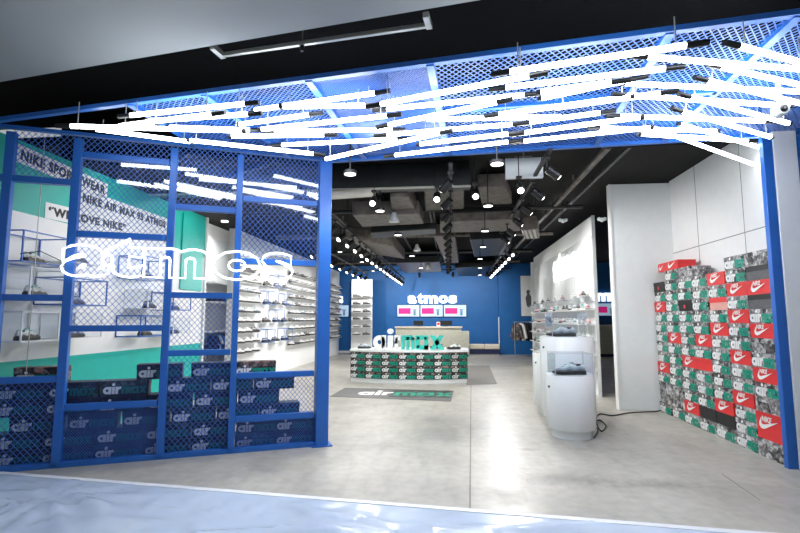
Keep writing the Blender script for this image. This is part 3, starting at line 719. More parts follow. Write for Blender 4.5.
for u0, u1, vb, h, kind, sh, w in near:
    p, q = pos(u0, vb), pos(u1, vb); zc = pos((u0 + u1) / 2, vb).z
    y0, y1 = p.y, q.y
    if y1 - y0 < .42: y1 = y0 + .42
    if kind: wire_cube(y0, y1, zc, zc + h, '%s wire display cube on the white wall, %s' % ('blue' if kind == 'blue' else 'white acrylic covered', w), kind)
    else:
        b = MB(); b.box((XL, y0, zc - .012), (XL + .3, y1, zc - .002)); tag(b.build('wall_shelf', M['white']), 'small white wall shelf holding a black sneaker, %s' % w, 'shelf')
    sneaker(sh, (XS, (y0 + y1) / 2, zc + (.006 if kind else 0)), R(100) if kind != 'x' else 0, 'sneaker on the white wall behind the screen, %s' % w, 'sneakers on the near left wall')

# ------------------------------------------------------------------ left shoe wall
def shelf_row(y0, y1, z, label):
    b = MB(); b.box((XL, y0, z - .012), (XL + .14, y1, z)); b.box((XL + .135, y0, z - .02), (XL + .14, y1, z)); tag(b.build('wall_shelf', M['white']), label, 'shelf', 'shelves on the left shoe wall')
ROWZ = [.62 + .2 * i for i in range(10)]
def shoe_rows(y0, y1, pitch, rws, bay, kinds, rz=R(78)):
    for r_, z in enumerate(rws):
        shelf_row(y0, y1, z, 'white shelf of sneakers in the %s of the left wall, %s up' % (bay, th(r_)))
        n = int((y1 - y0) / pitch)
        for i in range(n):
            small_shoe(random.choice(kinds), (XL + .075, y0 + (i + .5) * (y1 - y0) / n, z), rz, 'sneaker on the left shoe wall, %s, %s row up, %s from the entrance' % (bay, th(r_), th(i)), 'sneakers on the left shoe wall', 'sole_black')
KL = ['shoe_white', 'shoe_white', 'shoe_grey', 'shoe_dark', 'shoe_white']
yb = [YGAP1 + .03, wl(257, 300).y, wl(286, 300).y, YEND - .1]
shoe_rows(yb[0], yb[1] - .05, .36, ROWZ[:9], 'first bay', KL)
shoe_rows(yb[2] + .05, yb[3], .42, ROWZ, 'far bay', KL)
n = 0
for r_, z in enumerate((.78, 1.22, 1.62, 2.02)):
    for c_ in range(3):
        yy = yb[1] + .05 + c_ * (yb[2] - yb[1] - .05) / 3
        if (r_ + c_) % 2 == 0: 
            e = wire_cube(yy + .04, yy + .5, z, z + .28, 'blue wire display cube in the middle bay, %s row up, %s along' % (th(r_), th(c_)), 'blue', .22, .005)
            small_shoe('shoe_blue', (XL + .11, yy + .27, z + .006), R(78), 'blue sneaker inside a wire cube of the middle bay, %s row up, %s along' % (th(r_), th(c_)), 'sneakers in the middle bay')
        else:
            b = MB(); b.box((XL, yy + .06, z - .012), (XL + .2, yy + .5, z)); b.box((XL, yy + .06, z - .09), (XL + .012, yy + .5, z - .012), 0); tag(b.build('wall_shelf', M['grey_panel']), 'short grey shelf in the middle bay, %s row up, %s along' % (th(r_), th(c_)), 'shelf')
            small_shoe('shoe_dark', (XL + .1, yy + .27, z), R(78), 'dark sneaker on a short shelf of the middle bay, %s row up, %s along' % (th(r_), th(c_)), 'sneakers in the middle bay')

# recess with clothing
rx = -5.1
e = empty('clothing_shelf_unit', (rx, 10.0, 0), 0, 'white clothing unit with blue garments in the gap of the left wall', 'shelving')
p0, p1 = atX(203, 300, rx), atX(233, 300, rx)
y0, y1 = p0.y - 10.0, p1.y - 10.0
for z0, z1 in ((1.02, 1.05), (1.62, 1.65), (2.02, 2.05), (.30, .33), (.60, .63)):
    b = MB(); b.box((0, y0 - .2, z0), (.35, y1 + .6, z1)); b.build('shelf', M['white'], e)
b = MB(); b.cyl((.2, y0, 1.0), (.2, y1 + .4, 1.0), .012, n=8); b.build('rail', M['alu'], e)
GC = [M['navy'], M['ink_white'], M['blue_wall'], M['print_navy_shade'], M['ink_black']]
for i in range(12):
    y = 10.0 + y0 + .08 + i * .13; b = MB(); w = .12; hgt = .36 + .04 * (i % 3)
    b.hexa([(-.01, -.015, -hgt), (.26, -.015, -hgt), (.26, .015, -hgt), (-.01, .015, -hgt), (.03, -.02, -.03), (.22, -.02, -.03), (.22, .02, -.03), (.03, .02, -.03)], 0)
    b.hexa([(.22, -.015, -.20), (.32, -.015, -.22), (.32, .015, -.22), (.22, .015, -.20), (.22, -.018, -.03), (.24, -.018, -.05), (.24, .018, -.05), (.22, .018, -.03)], 0)
    b.tube([(.125, 0, -.03), (.125, 0, .0), (.125, 0, .012)], .004, 5)
    tag(b.build('hanging_shirt', GC[i % 5], None, (rx + .07, y, .99)), 'shirt on the rail inside the wall gap, %s from the entrance' % th(i), 'shirt', 'shirts hanging in the wall gap')
for i in range(8):
    y = 10.0 + y0 + .05 + (i % 4) * .42; z = 1.65 if i < 4 else 2.05 - .40 * 0 if False else (1.65 if i < 4 else .63)
    b = MB(); b.box((0, 0, 0), (.28, .24, .05)); b.box((.005, .005, .05), (.275, .235, .09)); b.box((.01, .01, .09), (.27, .23, .125))
    tag(b.build('folded_shirts', [M['navy'], M['blue_wall']][i % 2], None, (rx + .03, y, z), bevel=.012), 'folded blue shirts on the %s shelf in the wall gap, %s along' % ('upper' if i < 4 else 'lower', th(i % 4)), 'shirts', 'folded shirts in the wall gap')

e = empty('added_recess_light', (-4.65, 9.6, CZ - .02), 0, 'added fill lamp over the clothing in the gap of the left wall', 'ceiling lamp')
b = MB(); b.cyl((0, 0, 0), (0, 0, .02), .07, n=16); b.build('lens', M['slotglow'], e)
lamp('downlight_or_added_lamp', 'SPOT', (0, 0, -.02), 110, (1, .98, .95), (0, 0, 0), e, spot_size=R(150), spot_blend=.6, shadow_soft_size=.08)  # lamp added to lift the dark recess
for i, (x, y) in enumerate(((-3.0, 5.5), (-3.1, 7.0))):
    e = empty('added_wall_light', (x, y, CZ - .03), 0, 'added fill lamp over the near left wall behind the screen, %s from the street' % th(i), 'ceiling lamp', 'added fill lamps over the near left wall')
    b = MB(); b.cyl((0, 0, .008), (0, 0, .03), .075, n=18); b.build('housing', M['black_metal'], e)
    b = MB(); b.cyl((0, 0, 0), (0, 0, .008), .06, n=18); b.build('lens', M['slotglow'], e)
    lamp('downlight_or_added_lamp', 'SPOT', (0, 0, -.02), 75 if i == 0 else 60, (1, .98, .95), (R(-18) if i == 0 else 0, R(28), 0), e, spot_size=R(140), spot_blend=.6, shadow_soft_size=.08)  # lamps added to brighten the dim lettered wall
# far white shoe panel
e = empty('shoe_display_board', (-3.2, 17.5, 0), 0, 'white freestanding shoe panel in front of the blue back wall', 'display panel')
b = MB(); b.box((-.36, 0, .05), (.40, .06, 2.72)); b.build('board', M['white'], e)
for r_ in range(6):
    z = .72 + .27 * r_
    b = MB(); b.box((-.34, -.16, z - .01), (.40, 0, z)); b.build('shelf', M['white'], e)
    for c_ in range(2):
        small_shoe(random.choice(['shoe_dark', 'shoe_white', 'shoe_dark']), (-3.2 - .14 + c_ * .36, 17.41, z), R(15), 'sneaker on the far white panel, %s row up, %s' % (th(r_), ('left', 'right')[c_]), 'sneakers on the far white panel')
b = MB(); b.box((-.34, -.05, 0), (.38, .1, .05)); b.build('foot', M['white'], e)

# ------------------------------------------------------------------ back wall
def sign(txt, x0, x1, z0, z1, y, label):
    e = empty('wall_sign', ((x0 + x1) / 2, y, z0), 0, label, 'sign'); w = (x1 - x0)
    adv = 0; ws = {'a': 1, 't': .72, 'm': 1.55, 'o': 1.08, 's': .92}; tot = sum(ws[c] for c in txt) + .05 * (len(txt) - 1); x = -w / 2
    for c in txt:
        cw = ws[c] / tot * w; h = (z1 - z0) * (1 if c == 't' else .78)
        link('letter', text_mesh('letter_' + c, c, M['signglow'], width=cw, height=h, extrude=.05, bold=.05), e, (x, -.01, 0), FACE_F); x += cw + .05 / tot * w
    return e
sign('atmos', -1.60, .26, 1.86, 2.26, 18.58, 'white letters reading atmos on the blue back wall above the screens')
sign('atmos', -5.95, -4.10, 1.86, 2.26, 18.58, 'white letters on the blue wall, mostly hidden past the left shoe wall')
def tv(x0, x1, z0, z1, y, label):
    e = empty('wall_screen', ((x0 + x1) / 2, y, z0), 0, label, 'screen', 'screens on the back wall'); w = (x1 - x0) / 2 - .008; h = z1 - z0
    b = MB(); b.box((-w, -.05, 0), (w, .0, h)); b.build('housing', M['black_metal'], e)
    b = MB(); b.box((-w + .015, -.053, .015), (w - .015, -.05, h - .015)); b.build('display', M['screen_bg'], e)
    b = MB(); b.box((-w + .06, -.056, h * .25), (w * .20, -.053, h * .72)); b.build('magenta_picture', M['screen_pink'], e)
    b = MB(); b.box((w * .45, -.056, h * .12), (w * .65, -.053, h * .5)); b.box((w * .40, -.056, h * .52), (w * .70, -.053, h * .62)); b.build('figure_picture', M['screen_dark'], e)
    return e
xw = (.62 + 2.02) / 3
for i, w in enumerate(('left', 'middle', 'right')): tv(-2.02 + i * xw, -2.02 + (i + 1) * xw, 1.36, 1.82, 18.6, '%s of the three pale wall screens with a magenta picture' % w)
ms = sign('atmos', -.9, .9, 0, .40, 0, 'mirror image of the white sign built as reversed letters past the grey partition')
pm = atY(602, 301.5, 18.28); ms.location = (pm.x, 18.28, pm.z); ms.scale = (-1, 1, 1)  # reflection of the back sign, built as reversed solid letters
p0, p1 = atY(593, 316, 18.3), atY(616, 303, 18.3)
tv(p0.x, p1.x, p0.z, p1.z, 18.3, 'mirror image of a pale wall screen built solid beyond the grey partition, below reversed letters')  # reflected wall screen, built as a solid one
p0, p1 = atY(585, 345, 17.5), atY(622, 325, 17.5)
e = empty('mirrored_counter', ((p0.x + p1.x) / 2, 17.8, 0), 0, 'mirror image of the checkout built as a solid counter beside the grey partition', 'counter'); w = (p1.x - p0.x) / 2  # reflection of the checkout desk, built as a solid counter
b = MB(); b.box((-w, -.3, .10), (w, .3, p1.z - .04)); b.build('body', M['counter'], e)
b = MB(); b.box((-w - .02, -.32, p1.z - .04), (w + .02, .32, p1.z)); b.build('worktop', M['cream'], e)
b = MB(); b.box((-w + .04, -.26, 0), (w - .04, .28, .10)); b.build('plinth', M['navy'], e)
tv(-4.72, -3.86, 1.36, 1.82, 18.6, 'pale wall screen glimpsed in the gap past the left shoe wall')
# checkout
e = empty('checkout_desk', (-.76, 17.4, 0), 0, 'long pale stone checkout desk before the blue back wall', 'desk')
b = MB(); b.box((-1.14, -.3, .08), (1.14, .3, .97)); b.build('body', M['counter'], e)
b = MB(); b.box((-1.17, -.33, .97), (1.17, .33, 1.02)); b.build('worktop', M['cream'], e)
b = MB(); b.box((1.14, -.25, .08), (1.40, .3, .86)); b.build('side_return', M['counter'], e)
b = MB(); b.box((-1.10, -.26, 0), (1.36, .28, .08)); b.build('plinth', M['navy'], e)
for i, (x, w) in enumerate(((-.98, .34), (-.02, .46))):
    e = empty('computer_monitor', (x - .15, 17.45, 1.02), 0, '%s dark monitor standing on the checkout desk' % ('left' if i == 0 else 'right'), 'monitor', 'monitors on the checkout desk')
    b = MB(); b.box((-w/2, 0, .04), (w/2, .03, .20)); b.build('panel', M['black_metal'], e)
    b = MB(); b.box((-.03, .03, 0), (.03, .05, .1)); b.box((-.1, -.04, 0), (.1, .1, .012)); b.build('stand', M['black_metal'], e)
e = empty('card_holder', (-.42, 17.35, 1.02), 0, 'small red and white card stand on the checkout desk', 'card stand')
b = MB(); b.box((-.06, 0, 0), (.06, .02, .16)); b.build('card', M['white'], e)
b = MB(); b.box((-.045, -.004, .05), (.045, 0, .14)); b.build('red_print', M['red'], e)
# bench
e = empty('bench', (1.2, 17.9, 0), 0, 'low bench with two cream cushions against the blue back wall', 'bench')
b = MB(); b.box((-.53, -.22, .05), (.53, .22, .22)); b.build('base', M['navy'], e)
b = MB(); b.box((-.5, -.18, 0), (.5, .18, .05)); b.build('plinth', M['white'], e)
for s in (-1, 1):
    b = MB(); b.box((s * .265 - .26, -.23, .22), (s * .265 + .26, .23, .39)); b.build('cushion', M['cream'], e, bevel=.03)
# poster and jackets at the back right
p = atY(523, 275, 17.9); q = atY(528, 316, 17.9)
e = empty('wall_poster', (p.x + .12, 18.28, 0), 0, 'tall white poster with a dark figure on the blue wall at the right', 'poster')
b = MB(); b.box((-.16, -.02, q.z), (.30, 0, p.z)); b.build('sheet', M['white'], e)
b = MB(); b.prism([(.04, 1.75), (.12, 1.7), (.2, 1.78), (.2, 2.1), (.14, 2.2), (.17, 2.3), (.1, 2.36), (.03, 2.28), (.06, 2.18), (.0, 2.05)], -.024, -.024); b.build('figure_print', M['greycard'], e)
e = empty('clothes_rail', (2.55, 17.2, 0), 0, 'low clothes rail at the back right near the display wall', 'clothes rail')
b = MB(); b.cyl((-.38, 0, 1.18), (.32, 0, 1.18), .015, n=8); b.build('rail', M['alu'], e)
for x in (-.36, .30):
    b = MB(); b.cyl((x, 0, 0), (x, 0, 1.18), .015, n=8); b.build('upright', M['alu'], e)
for i, (m_, w) in enumerate((('print_dark', 'patterned brown'), ('ink_white', 'white'), ('ink_black', 'black'), ('ink_black', 'second black'))):
    b = MB(); x = 2.26 + i * .13
    b.prism([(-.17, -.62), (.17, -.62), (.19, -.1), (.05, -.03), (-.05, -.03), (-.19, -.1)], -.03, .03)
    b.prism([(-.19, -.1), (-.14, -.12), (-.20, -.55), (-.29, -.53)], -.025, .025); b.prism([(.14, -.12), (.19, -.1), (.29, -.53), (.20, -.55)], -.025, .025)
    b.tube([(0, 0, -.03), (0, 0, .02)], .005, 5)
    tag(b.build('hanging_jacket', M[m_], None, (x, 17.2 - .0, 1.17), (0, 0, R(-50))), '%s jacket hanging on the clothes rail at the back right' % w, 'jacket', 'jackets on the back rail')

# ------------------------------------------------------------------ curved counter with shoe boxes
CX, CY, RR = -.87, 9.93 + 2.9, 2.9     # arc centre behind
def arcpt(a, r): return (CX + r * math.sin(a), CY - r * math.cos(a))
AH = math.asin(1.21 / RR)
e = empty('display_counter', (CX, CY - RR + .5, 0), 0, 'low curved white display counter clad in shoe boxes in mid store', 'counter')
def arc_slab(r0, yb_, z0, z1, ah, n=24):
    b = MB(); fr = [arcpt(-ah + 2 * ah * i / n, r0) for i in range(n + 1)]; back = CY - RR + yb_
    loop = fr + [(fr[-1][0], back), (fr[0][0], back)]; ox, oy = CX, CY - RR + .5
    lo = [(x - ox, y - oy, z0) for x, y in loop]; hi = [(x - ox, y - oy, z1) for x, y in loop]
    b.face(lo[::-1]); b.face(hi)
    for i in range(len(loop)): j_ = (i + 1) % len(loop); b.face([lo[i], lo[j_], hi[j_], hi[i]])
    return b
arc_slab(RR - .02, 1.05, 0, .085, AH * .99).build('plinth', M['gloss_white'], e)
arc_slab(RR - .17, 1.0, .085, .60, AH * .97).build('core', M['white'], e)
arc_slab(RR + .02, 1.1, .62, .66, AH * 1.01).build('countertop', M['gloss_white'], e)
nb = 7; aw = 2 * AH / nb; cw = 2 * RR * math.sin(aw / 2) - .002
cb = MB(); cb.box((-cw/2, 0, 0), (cw/2, .15, .132)); cbm = cb.mesh('box_body', M['blackcard'])
cbl = MB(); cbl.box((-cw/2, -.003, .09), (cw/2, .15, .1325)); cbl = cbl.mesh('lid', M['print_dark'])
clet = lettering_airmax(cw, .132, M['ink_white'], M['ink_green'], .068)
for r_ in range(4):
    for c_ in range(nb):
        a = -AH + (c_ + .5) * aw; x, y = arcpt(a, RR * math.cos(aw / 2) + .0)
        e2 = empty('shoe_box', (x, y, .086 + r_ * .1332), a, 'shoe box built into the curved counter front, %s row up, %s from left' % (th(r_), th(c_)), 'shoe box', 'shoe boxes in the curved counter')
        link('box_body', cbm, e2); link('lid', cbl, e2, (0, 0, 0)); link('lettering', clet, e2, (0, -.003, 0))
ly = 10.25; lx = -1.55
zl = .66
for i, (ch, m_, gx, gw, w) in enumerate((('a', 'white', -1.62, .27, 'white letter a leading the sign on the curved counter'), ('i', 'white', -1.31, .11, 'white letter i standing on the curved counter'), ('r', 'white', -1.165, .13, 'white letter r standing before the teal letters on the curved counter'),
        ('m', 'teal_l', -1.02, .27, 'teal letter m standing on the curved counter'), ('A', 'teal_l', -.73, .27, 'teal letter a standing between m and x on the counter'), ('x', 'teal_l', -.43, .30, 'teal letter x ending the sign on the curved counter'))):
    if 'teal_l' not in M: M['teal_l'] = mat('turquoise_letter', (.03, .50, .42), .45, 0, .05)
    b = MB(); W_ = GLY[ch][0]; hh = .29
    glyphs(b, ch, 0, 0, hh, 0, 0, 0, .09, sx=gw / (W_ * hh))
    tag(b.build('standing_letter', M[m_], None, (gx, ly, zl)), w, 'letter', 'letters standing on the curved counter')
small_shoe('shoe_green', (.06, 10.42, .66), R(190), 'green sneaker on the curved counter right of the letters', 'sneakers on the curved counter')
small_shoe('shoe_grey', (-1.84, 10.5, .66), R(10), 'grey sneaker lying at the left end of the curved counter', 'sneakers on the curved counter')
small_shoe('shoe_dark', (-.3, 10.62, .66), R(160), 'dark sneaker on the counter behind the standing letters', 'sneakers on the curved counter')
b = MB(); b.box((.12, 10.5, .66), (.16, 10.9, .67)); 
# floor mat and darker grey floor patch
mp = [atZ(330, 396.6, 0), atZ(451, 401.5, 0), atZ(453.6, 391, 0), atZ(345, 388, 0)]
e = empty('entrance_mat', sum(mp, Vector()) / 4, 0, 'dark printed floor mat reading air max before the curved counter', 'mat')
c0 = e.location.copy(); b = MB(); z1 = Vector((0, 0, .006))
b.hexa([v - c0 for v in mp] + [v - c0 + z1 for v in mp]); b.build('mat_base', M['greycard'], e)
b = MB(); b.face([(-.05, -.38, .0066), (.98, -.38, .0066), (.98, .42, .0066), (-.05, .42, .0066)]); b.build('green_black_print', M['mat_green'], e)
b = MB(); x = glyphs(b, 'air', 0, 0, .36, .1, 0, 0); x2 = glyphs(b, 'mAx', x + .02, 0, .36, .06, 1, 0); me = b.mesh('mat_lettering', [M['ink_white'], M['ink_green']])
o = link('lettering', me, e, (-.62, -.20, .0075), (R(-90), 0, 0)); o.scale = (.62, 1, 1)
for v in me.vertices: v.co.y = 0
o.rotation_euler = (R(-90), 0, 0); o.scale = (.75, 1, 1)
gp = [atZ(466, 385, 0), atZ(497, 384, 0), atZ(489, 365.5, 0), atZ(466, 365.5, 0)]
b = MB(); b.hexa(gp + [v + Vector((0, 0, .005)) for v in gp]); tag(b.build('floor_patch', M['patch_grey']), 'plain darker grey floor patch beside the right end of the curved counter', 'mat')  # thin darker grey patch laid on the floor

# ------------------------------------------------------------------ pedestals
def pedestal(x, y, r, z1, z0, rb, label):
    e = empty('pedestal', (x, y, 0), 0, label, 'pedestal', 'white display pedestals')
    b = MB(); b.lathe([(r - .004, z0), (r, z0 + .004), (r, z1 - .004), (r - .004, z1)], 40); b.face([(r * .992 * math.cos(2*math.pi*i/40), r * .992 * math.sin(2*math.pi*i/40), z1) for i in range(40)]); b.face([(r * .99 * math.cos(2*math.pi*i/40), r * .99 * math.sin(2*math.pi*i/40), z0) for i in range(40)][::-1])
    b.build('drum', M['gloss_white'], e)
    b = MB(); b.cyl((0, 0, 0), (0, 0, z0), rb, n=36); b.build('base_ring', M['gloss_white'], e)
    b = MB(); b.cyl((-r * .93, -r * .38, z1 - .13), (-r * .93 - .012, -r * .38 - .004, z1 - .13), .012, n=8); b.build('lock', M['black_metal'], e)
    return e
pedestal(1.33, 5.78, .262, .68, .095, .215, 'front white drum pedestal with a grey sneaker on it')
pedestal(1.46, 6.45, .325, 1.075, .10, .28, 'tallest white drum pedestal standing second behind the front one')
pedestal(1.49, 7.2, .33, .82, .10, .27, 'rearmost white drum pedestal partly hidden behind the other two')
def case(x, y, z, w, h, label):
    e = empty('acrylic_case', (x, y, z), 0, label, 'display case'); t = .006
    for s in (-1, 1):
        b = MB(); b.box((s*w/2 - t/2, -w/2, 0), (s*w/2 + t/2, w/2, h)); b.build('side_panel', M['acrylic'], e)
        b = MB(); b.box((-w/2, s*w/2 - t/2, 0), (w/2, s*w/2 + t/2, h)); b.build('side_panel', M['acrylic'], e)
    b = MB(); b.box((-w/2, -w/2, h - t), (w/2, w/2, h)); b.build('top_panel', M['acrylic'], e)
    for sx in (-1, 1):
        for sy in (-1, 1):
            b = MB(); b.bar((sx*w/2, sy*w/2, 0), (sx*w/2, sy*w/2, h), .007, .007); b.build('edge_strip', M['frosted'], e)
case(1.33, 5.76, .68, .40, .24, 'clear acrylic case around the sneaker on the front pedestal')
case(1.46, 6.45, 1.075, .42, .30, 'clear acrylic case around the sneaker on the tallest pedestal')
ps1 = sneaker('shoe_grey', (1.31, 5.70, .68), R(184), 'grey layered sneaker with teal laces on the front white pedestal', 'sneakers on the pedestals')
ps2 = sneaker('shoe_grey', (1.38, 6.36, 1.075), R(186), 'grey layered sneaker with teal laces on the tallest white pedestal', 'sneakers on the pedestals')
for o in (ps1, ps2): o.scale = (1.22, 1.22, 1.22)
# cable
pts = [atZ(u, v, .008) for u, v in ((594, 438), (598, 430), (593, 424), (600, 420), (606, 426), (601, 431), (596, 420), (600, 414), (612, 415.5), (628, 413), (642, 412), (655, 411.5), (662, 410))]
sp = []
for i in range(len(pts) - 1):
    p0, p1, p2, p3 = pts[max(i-1, 0)], pts[i], pts[i+1], pts[min(i+2, len(pts)-1)]
    for k_ in range(6):
        t = k_ / 6; sp.append(.5 * ((2*p1) + (p2 - p0)*t + (2*p0 - 5*p1 + 4*p2 - p3)*t*t + (3*p1 - p0 - 3*p2 + p3)*t**3))
sp.append(pts[-1])
b = MB(); b.tube(sp, .008, 7); tag(b.build('power_cable', M['rubber']), 'black power cable looping across the floor from the front pedestal to the box stack', 'cable')

# ------------------------------------------------------------------ right display wall
DX, DY0, DY1, DZ = 2.45, 8.65, 14.7, 3.08
e = empty('display_wall', (DX, DY0, 0), 0, 'tall white ribbed display wall running into the store behind the pedestals', 'display wall')
b = MB(); b.box((.02, 0, 0), (.05, DY1 - DY0, DZ)); b.build('panel', M['white'], e)
b = MB()
for i in range(44):
    y = .05 + i * (DY1 - DY0 - .1) / 44; b.cyl((.02, y + .05, 1.6), (.02, y + .05, 2.75), .035, n=6, caps=False)
b.build('ribs', M['white'], e)
b = MB(); b.box((-.06, DY1 - DY0, 0), (.14, DY1 - DY0 + .10, DZ - .12)); b.build('end_post', M['white'], e)
b = MB(); b.box((.0, -.015, 0), (.055, .0, DZ)); b.build('near_edge', M['grey_panel'], e)
sg = empty('wall_sign', (DX - .02, 10.3, 2.12), 0, 'glowing white letters high on the ribbed display wall', 'sign')
me = text_mesh('letters', 'atmos', M['halo'], width=2.6, height=.60, extrude=.03, bold=.05)
link('lettering', me, sg, (-.02, 1.1 + .2, 0), FACE_R)
RZ = [.42, .68, .94, 1.20, 1.46]
for r_, z in enumerate(RZ):
    b = MB(); b.box((DX - .16, DY0 + .02, z - .014), (DX, DY1 - .05, z)); tag(b.build('wall_shelf', M['white']), 'white shelf of sneakers on the ribbed display wall, %s up' % th(r_), 'shelf', 'shelves on the display wall')
    for i in range(20):
        small_shoe(random.choice(['shoe_white', 'shoe_pink', 'shoe_white', 'shoe_grey', 'shoe_dark', 'shoe_green', 'shoe_pink', 'shoe_teal']), (DX - .08, DY0 + .17 + i * .295, z), R(-100), 'sneaker on the ribbed display wall, %s shelf up, %s from the near end' % (th(r_), th(i)), 'sneakers on the display wall', random.choice(['sole_white', 'sole_black', 'sole_white']))
b = MB(); b.box((DX - .2, DY0 + .02, 1.655), (DX, DY1 - .05, 1.675)); tag(b.build('display_shelf', M['acrylic']), 'clear top shelf along the ribbed display wall', 'shelf')
for i, (y, k_) in enumerate(((8.95, 'shoe_dark'), (9.15, 'shoe_pink'), (9.7, 'shoe_white'), (10.6, 'shoe_pink'), (11.4, 'shoe_white'), (12.1, 'shoe_green'), (12.8, 'shoe_dark'), (14.0, 'shoe_dark'))):
    small_shoe(k_, (DX - .1, y, 1.675), R(-100), 'sneaker on the clear top shelf of the display wall, %s from the near end' % th(i), 'sneakers on the clear top shelf', 'sole_white', 1.0)

# ------------------------------------------------------------------ ceiling services
def duct(pix, z, zt, label, m='duct', name='air_duct'):
    P4 = [atZ(u, v, z) for u, v in pix]
    for q_ in P4: q_.y = min(max(q_.y, 6.5), 18.2)
    c = sum(P4, Vector()) / 4; b = MB()
    area = sum(P4[i].x * P4[(i+1) % 4].y - P4[(i+1) % 4].x * P4[i].y for i in range(4))
    if area < 0: P4 = P4[::-1]
    b.hexa([q_ - c for q_ in P4] + [q_ - c + Vector((0, 0, zt - z)) for q_ in P4]); tag(b.build(name, M[m], None, c, bevel=.02), label, 'duct')
duct([(385, 187), (404, 186), (417, 211), (392, 213)], 2.95, 3.2, 'wide grey air duct overhead just inside the beam, left of centre')
duct([(352, 215), (419, 214), (424, 224), (362, 227)], 2.88, 3.1, 'grey cross duct overhead behind the wide duct')
duct([(345, 238), (393, 246), (405, 259), (372, 254)], 2.80, 3.05, 'grey air duct overhead above the left spotlight track')
duct([(424, 187), (464, 186), (464, 209), (425, 211)], 3.08, 3.28, 'brownish ceiling panel duct right of the wide duct')
duct([(478, 188), (506, 187), (512, 204), (482, 205)], 3.08, 3.28, 'brownish ceiling duct under the white hanging panel')
duct([(434, 236), (455, 237), (459, 263), (445, 263)], 2.95, 3.2, 'tall grey duct overhead in the middle of the store')
duct([(370, 233), (436, 229), (436, 234), (372, 239)], 2.84, 2.96, 'dark cross beam overhead in mid ceiling', 'duct_dark')
duct([(440, 222), (520, 219), (520, 231), (440, 233)], 2.90, 3.05, 'horizontal grey duct crossing overhead right of centre')
duct([(470, 240), (512, 238), (508, 255), (474, 257)], 2.92, 3.08, 'dark duct overhead near the right track', 'duct_dark')
duct([(395, 263), (440, 262), (442, 272), (404, 273)], 2.84, 3.02, 'dark duct overhead before the blue wall', 'duct_dark')
duct([(455, 268), (498, 266), (496, 277), (458, 277)], 2.86, 3.02, 'far dark duct overhead at the right before the blue wall', 'duct_dark')
for i, (x0, y0, x1, y1, z, r) in enumerate(((-1.05, 6.6, -1.05, 17.5, 3.20, .03), (-.35, 6.6, -.35, 17.5, 3.24, .022), (-.28, 6.6, -.28, 17.5, 3.24, .022), (1.75, 5.4, 1.75, 17.8, 3.18, .04), (2.05, 5.6, 2.05, 17.8, 3.24, .025), (-2.1, 6.6, -2.1, 17.8, 3.2, .03),
        (-3.9, 8.2, 2.2, 8.2, 3.14, .03), (-3.9, 10.6, 2.2, 10.6, 3.12, .05), (-3.9, 13.2, 2.2, 13.2, 3.10, .05), (-3.9, 15.6, 2.2, 15.6, 3.10, .04))):
    b = MB(); b.cyl((0, 0, 0), (x1 - x0, y1 - y0, 0), r, n=10)
    for k_ in range(1, 8):
        f = k_ / 8; px, py = (x1 - x0) * f, (y1 - y0) * f; d_ = .012
        b.box((px - d_, py - d_, 0), (px + d_, py + d_, CZ - z))
    tag(b.build('ceiling_conduit', M['duct'] if i % 2 else M['duct_dark'], None, (x0, y0, z)), 'ceiling conduit running %s, %s of its kind' % ('into the store' if i < 6 else 'across the store', th(i if i < 6 else i - 6) + (' listed from the entrance' if i >= 6 else ' in the ceiling')), 'conduit', 'conduits under the black ceiling')
p, q = atZ(332, 195, 2.92), atZ(374, 192, 2.92)
b = MB(); b.cyl(p, q, .06, n=14); tag(b.build('ceiling_pipe', M['cream']), 'cream pipe below the beam just inside the blue post', 'pipe')
p, q = atZ(524, 240, 2.82), atZ(538, 228, 2.82)
e = empty('air_conditioner', (p + q) / 2, R(78), 'grey slatted air conditioner hanging beside the right track', 'air conditioner')
b = MB(); b.box((-.5, -.14, 0), (.5, .14, .24)); b.build('casing', M['duct'], e, bevel=.02)
for f in (-.4, .4):
    b = MB(); b.cyl((f, 0, .24), (f, 0, CZ - e.location.z), .008, n=6); b.build('hanger', M['black_metal'], e)
for i in range(3):
    b = MB(); b.box((-.46, -.1 + i * .075, -.006), (.46, -.06 + i * .075, 0)); b.build('slat', M['alu'], e)
# hanging white panel
p = atY(505, 159, 5.6); q = atY(543, 178, 5.6)
e = empty('hanging_sign', ((p.x + q.x) / 2, 5.6, q.z), 0, 'blank white panel hanging from the ceiling inside the entrance', 'sign panel'); w = (q.x - p.x) / 2; h = p.z - q.z
b = MB(); b.box((-w, -.03, 0), (w, .03, h)); b.build('panel', M['gloss_white'], e, bevel=.006)
b = MB(); b.cyl((0, 0, h), (0, 0, CZ - q.z), .008, n=6); b.build('rod', M['alu'], e)
b = MB(); b.bar((-.1, 0, h + .02), (.1, 0, h + .02), .012, .012); b.build('yoke', M['alu'], e)

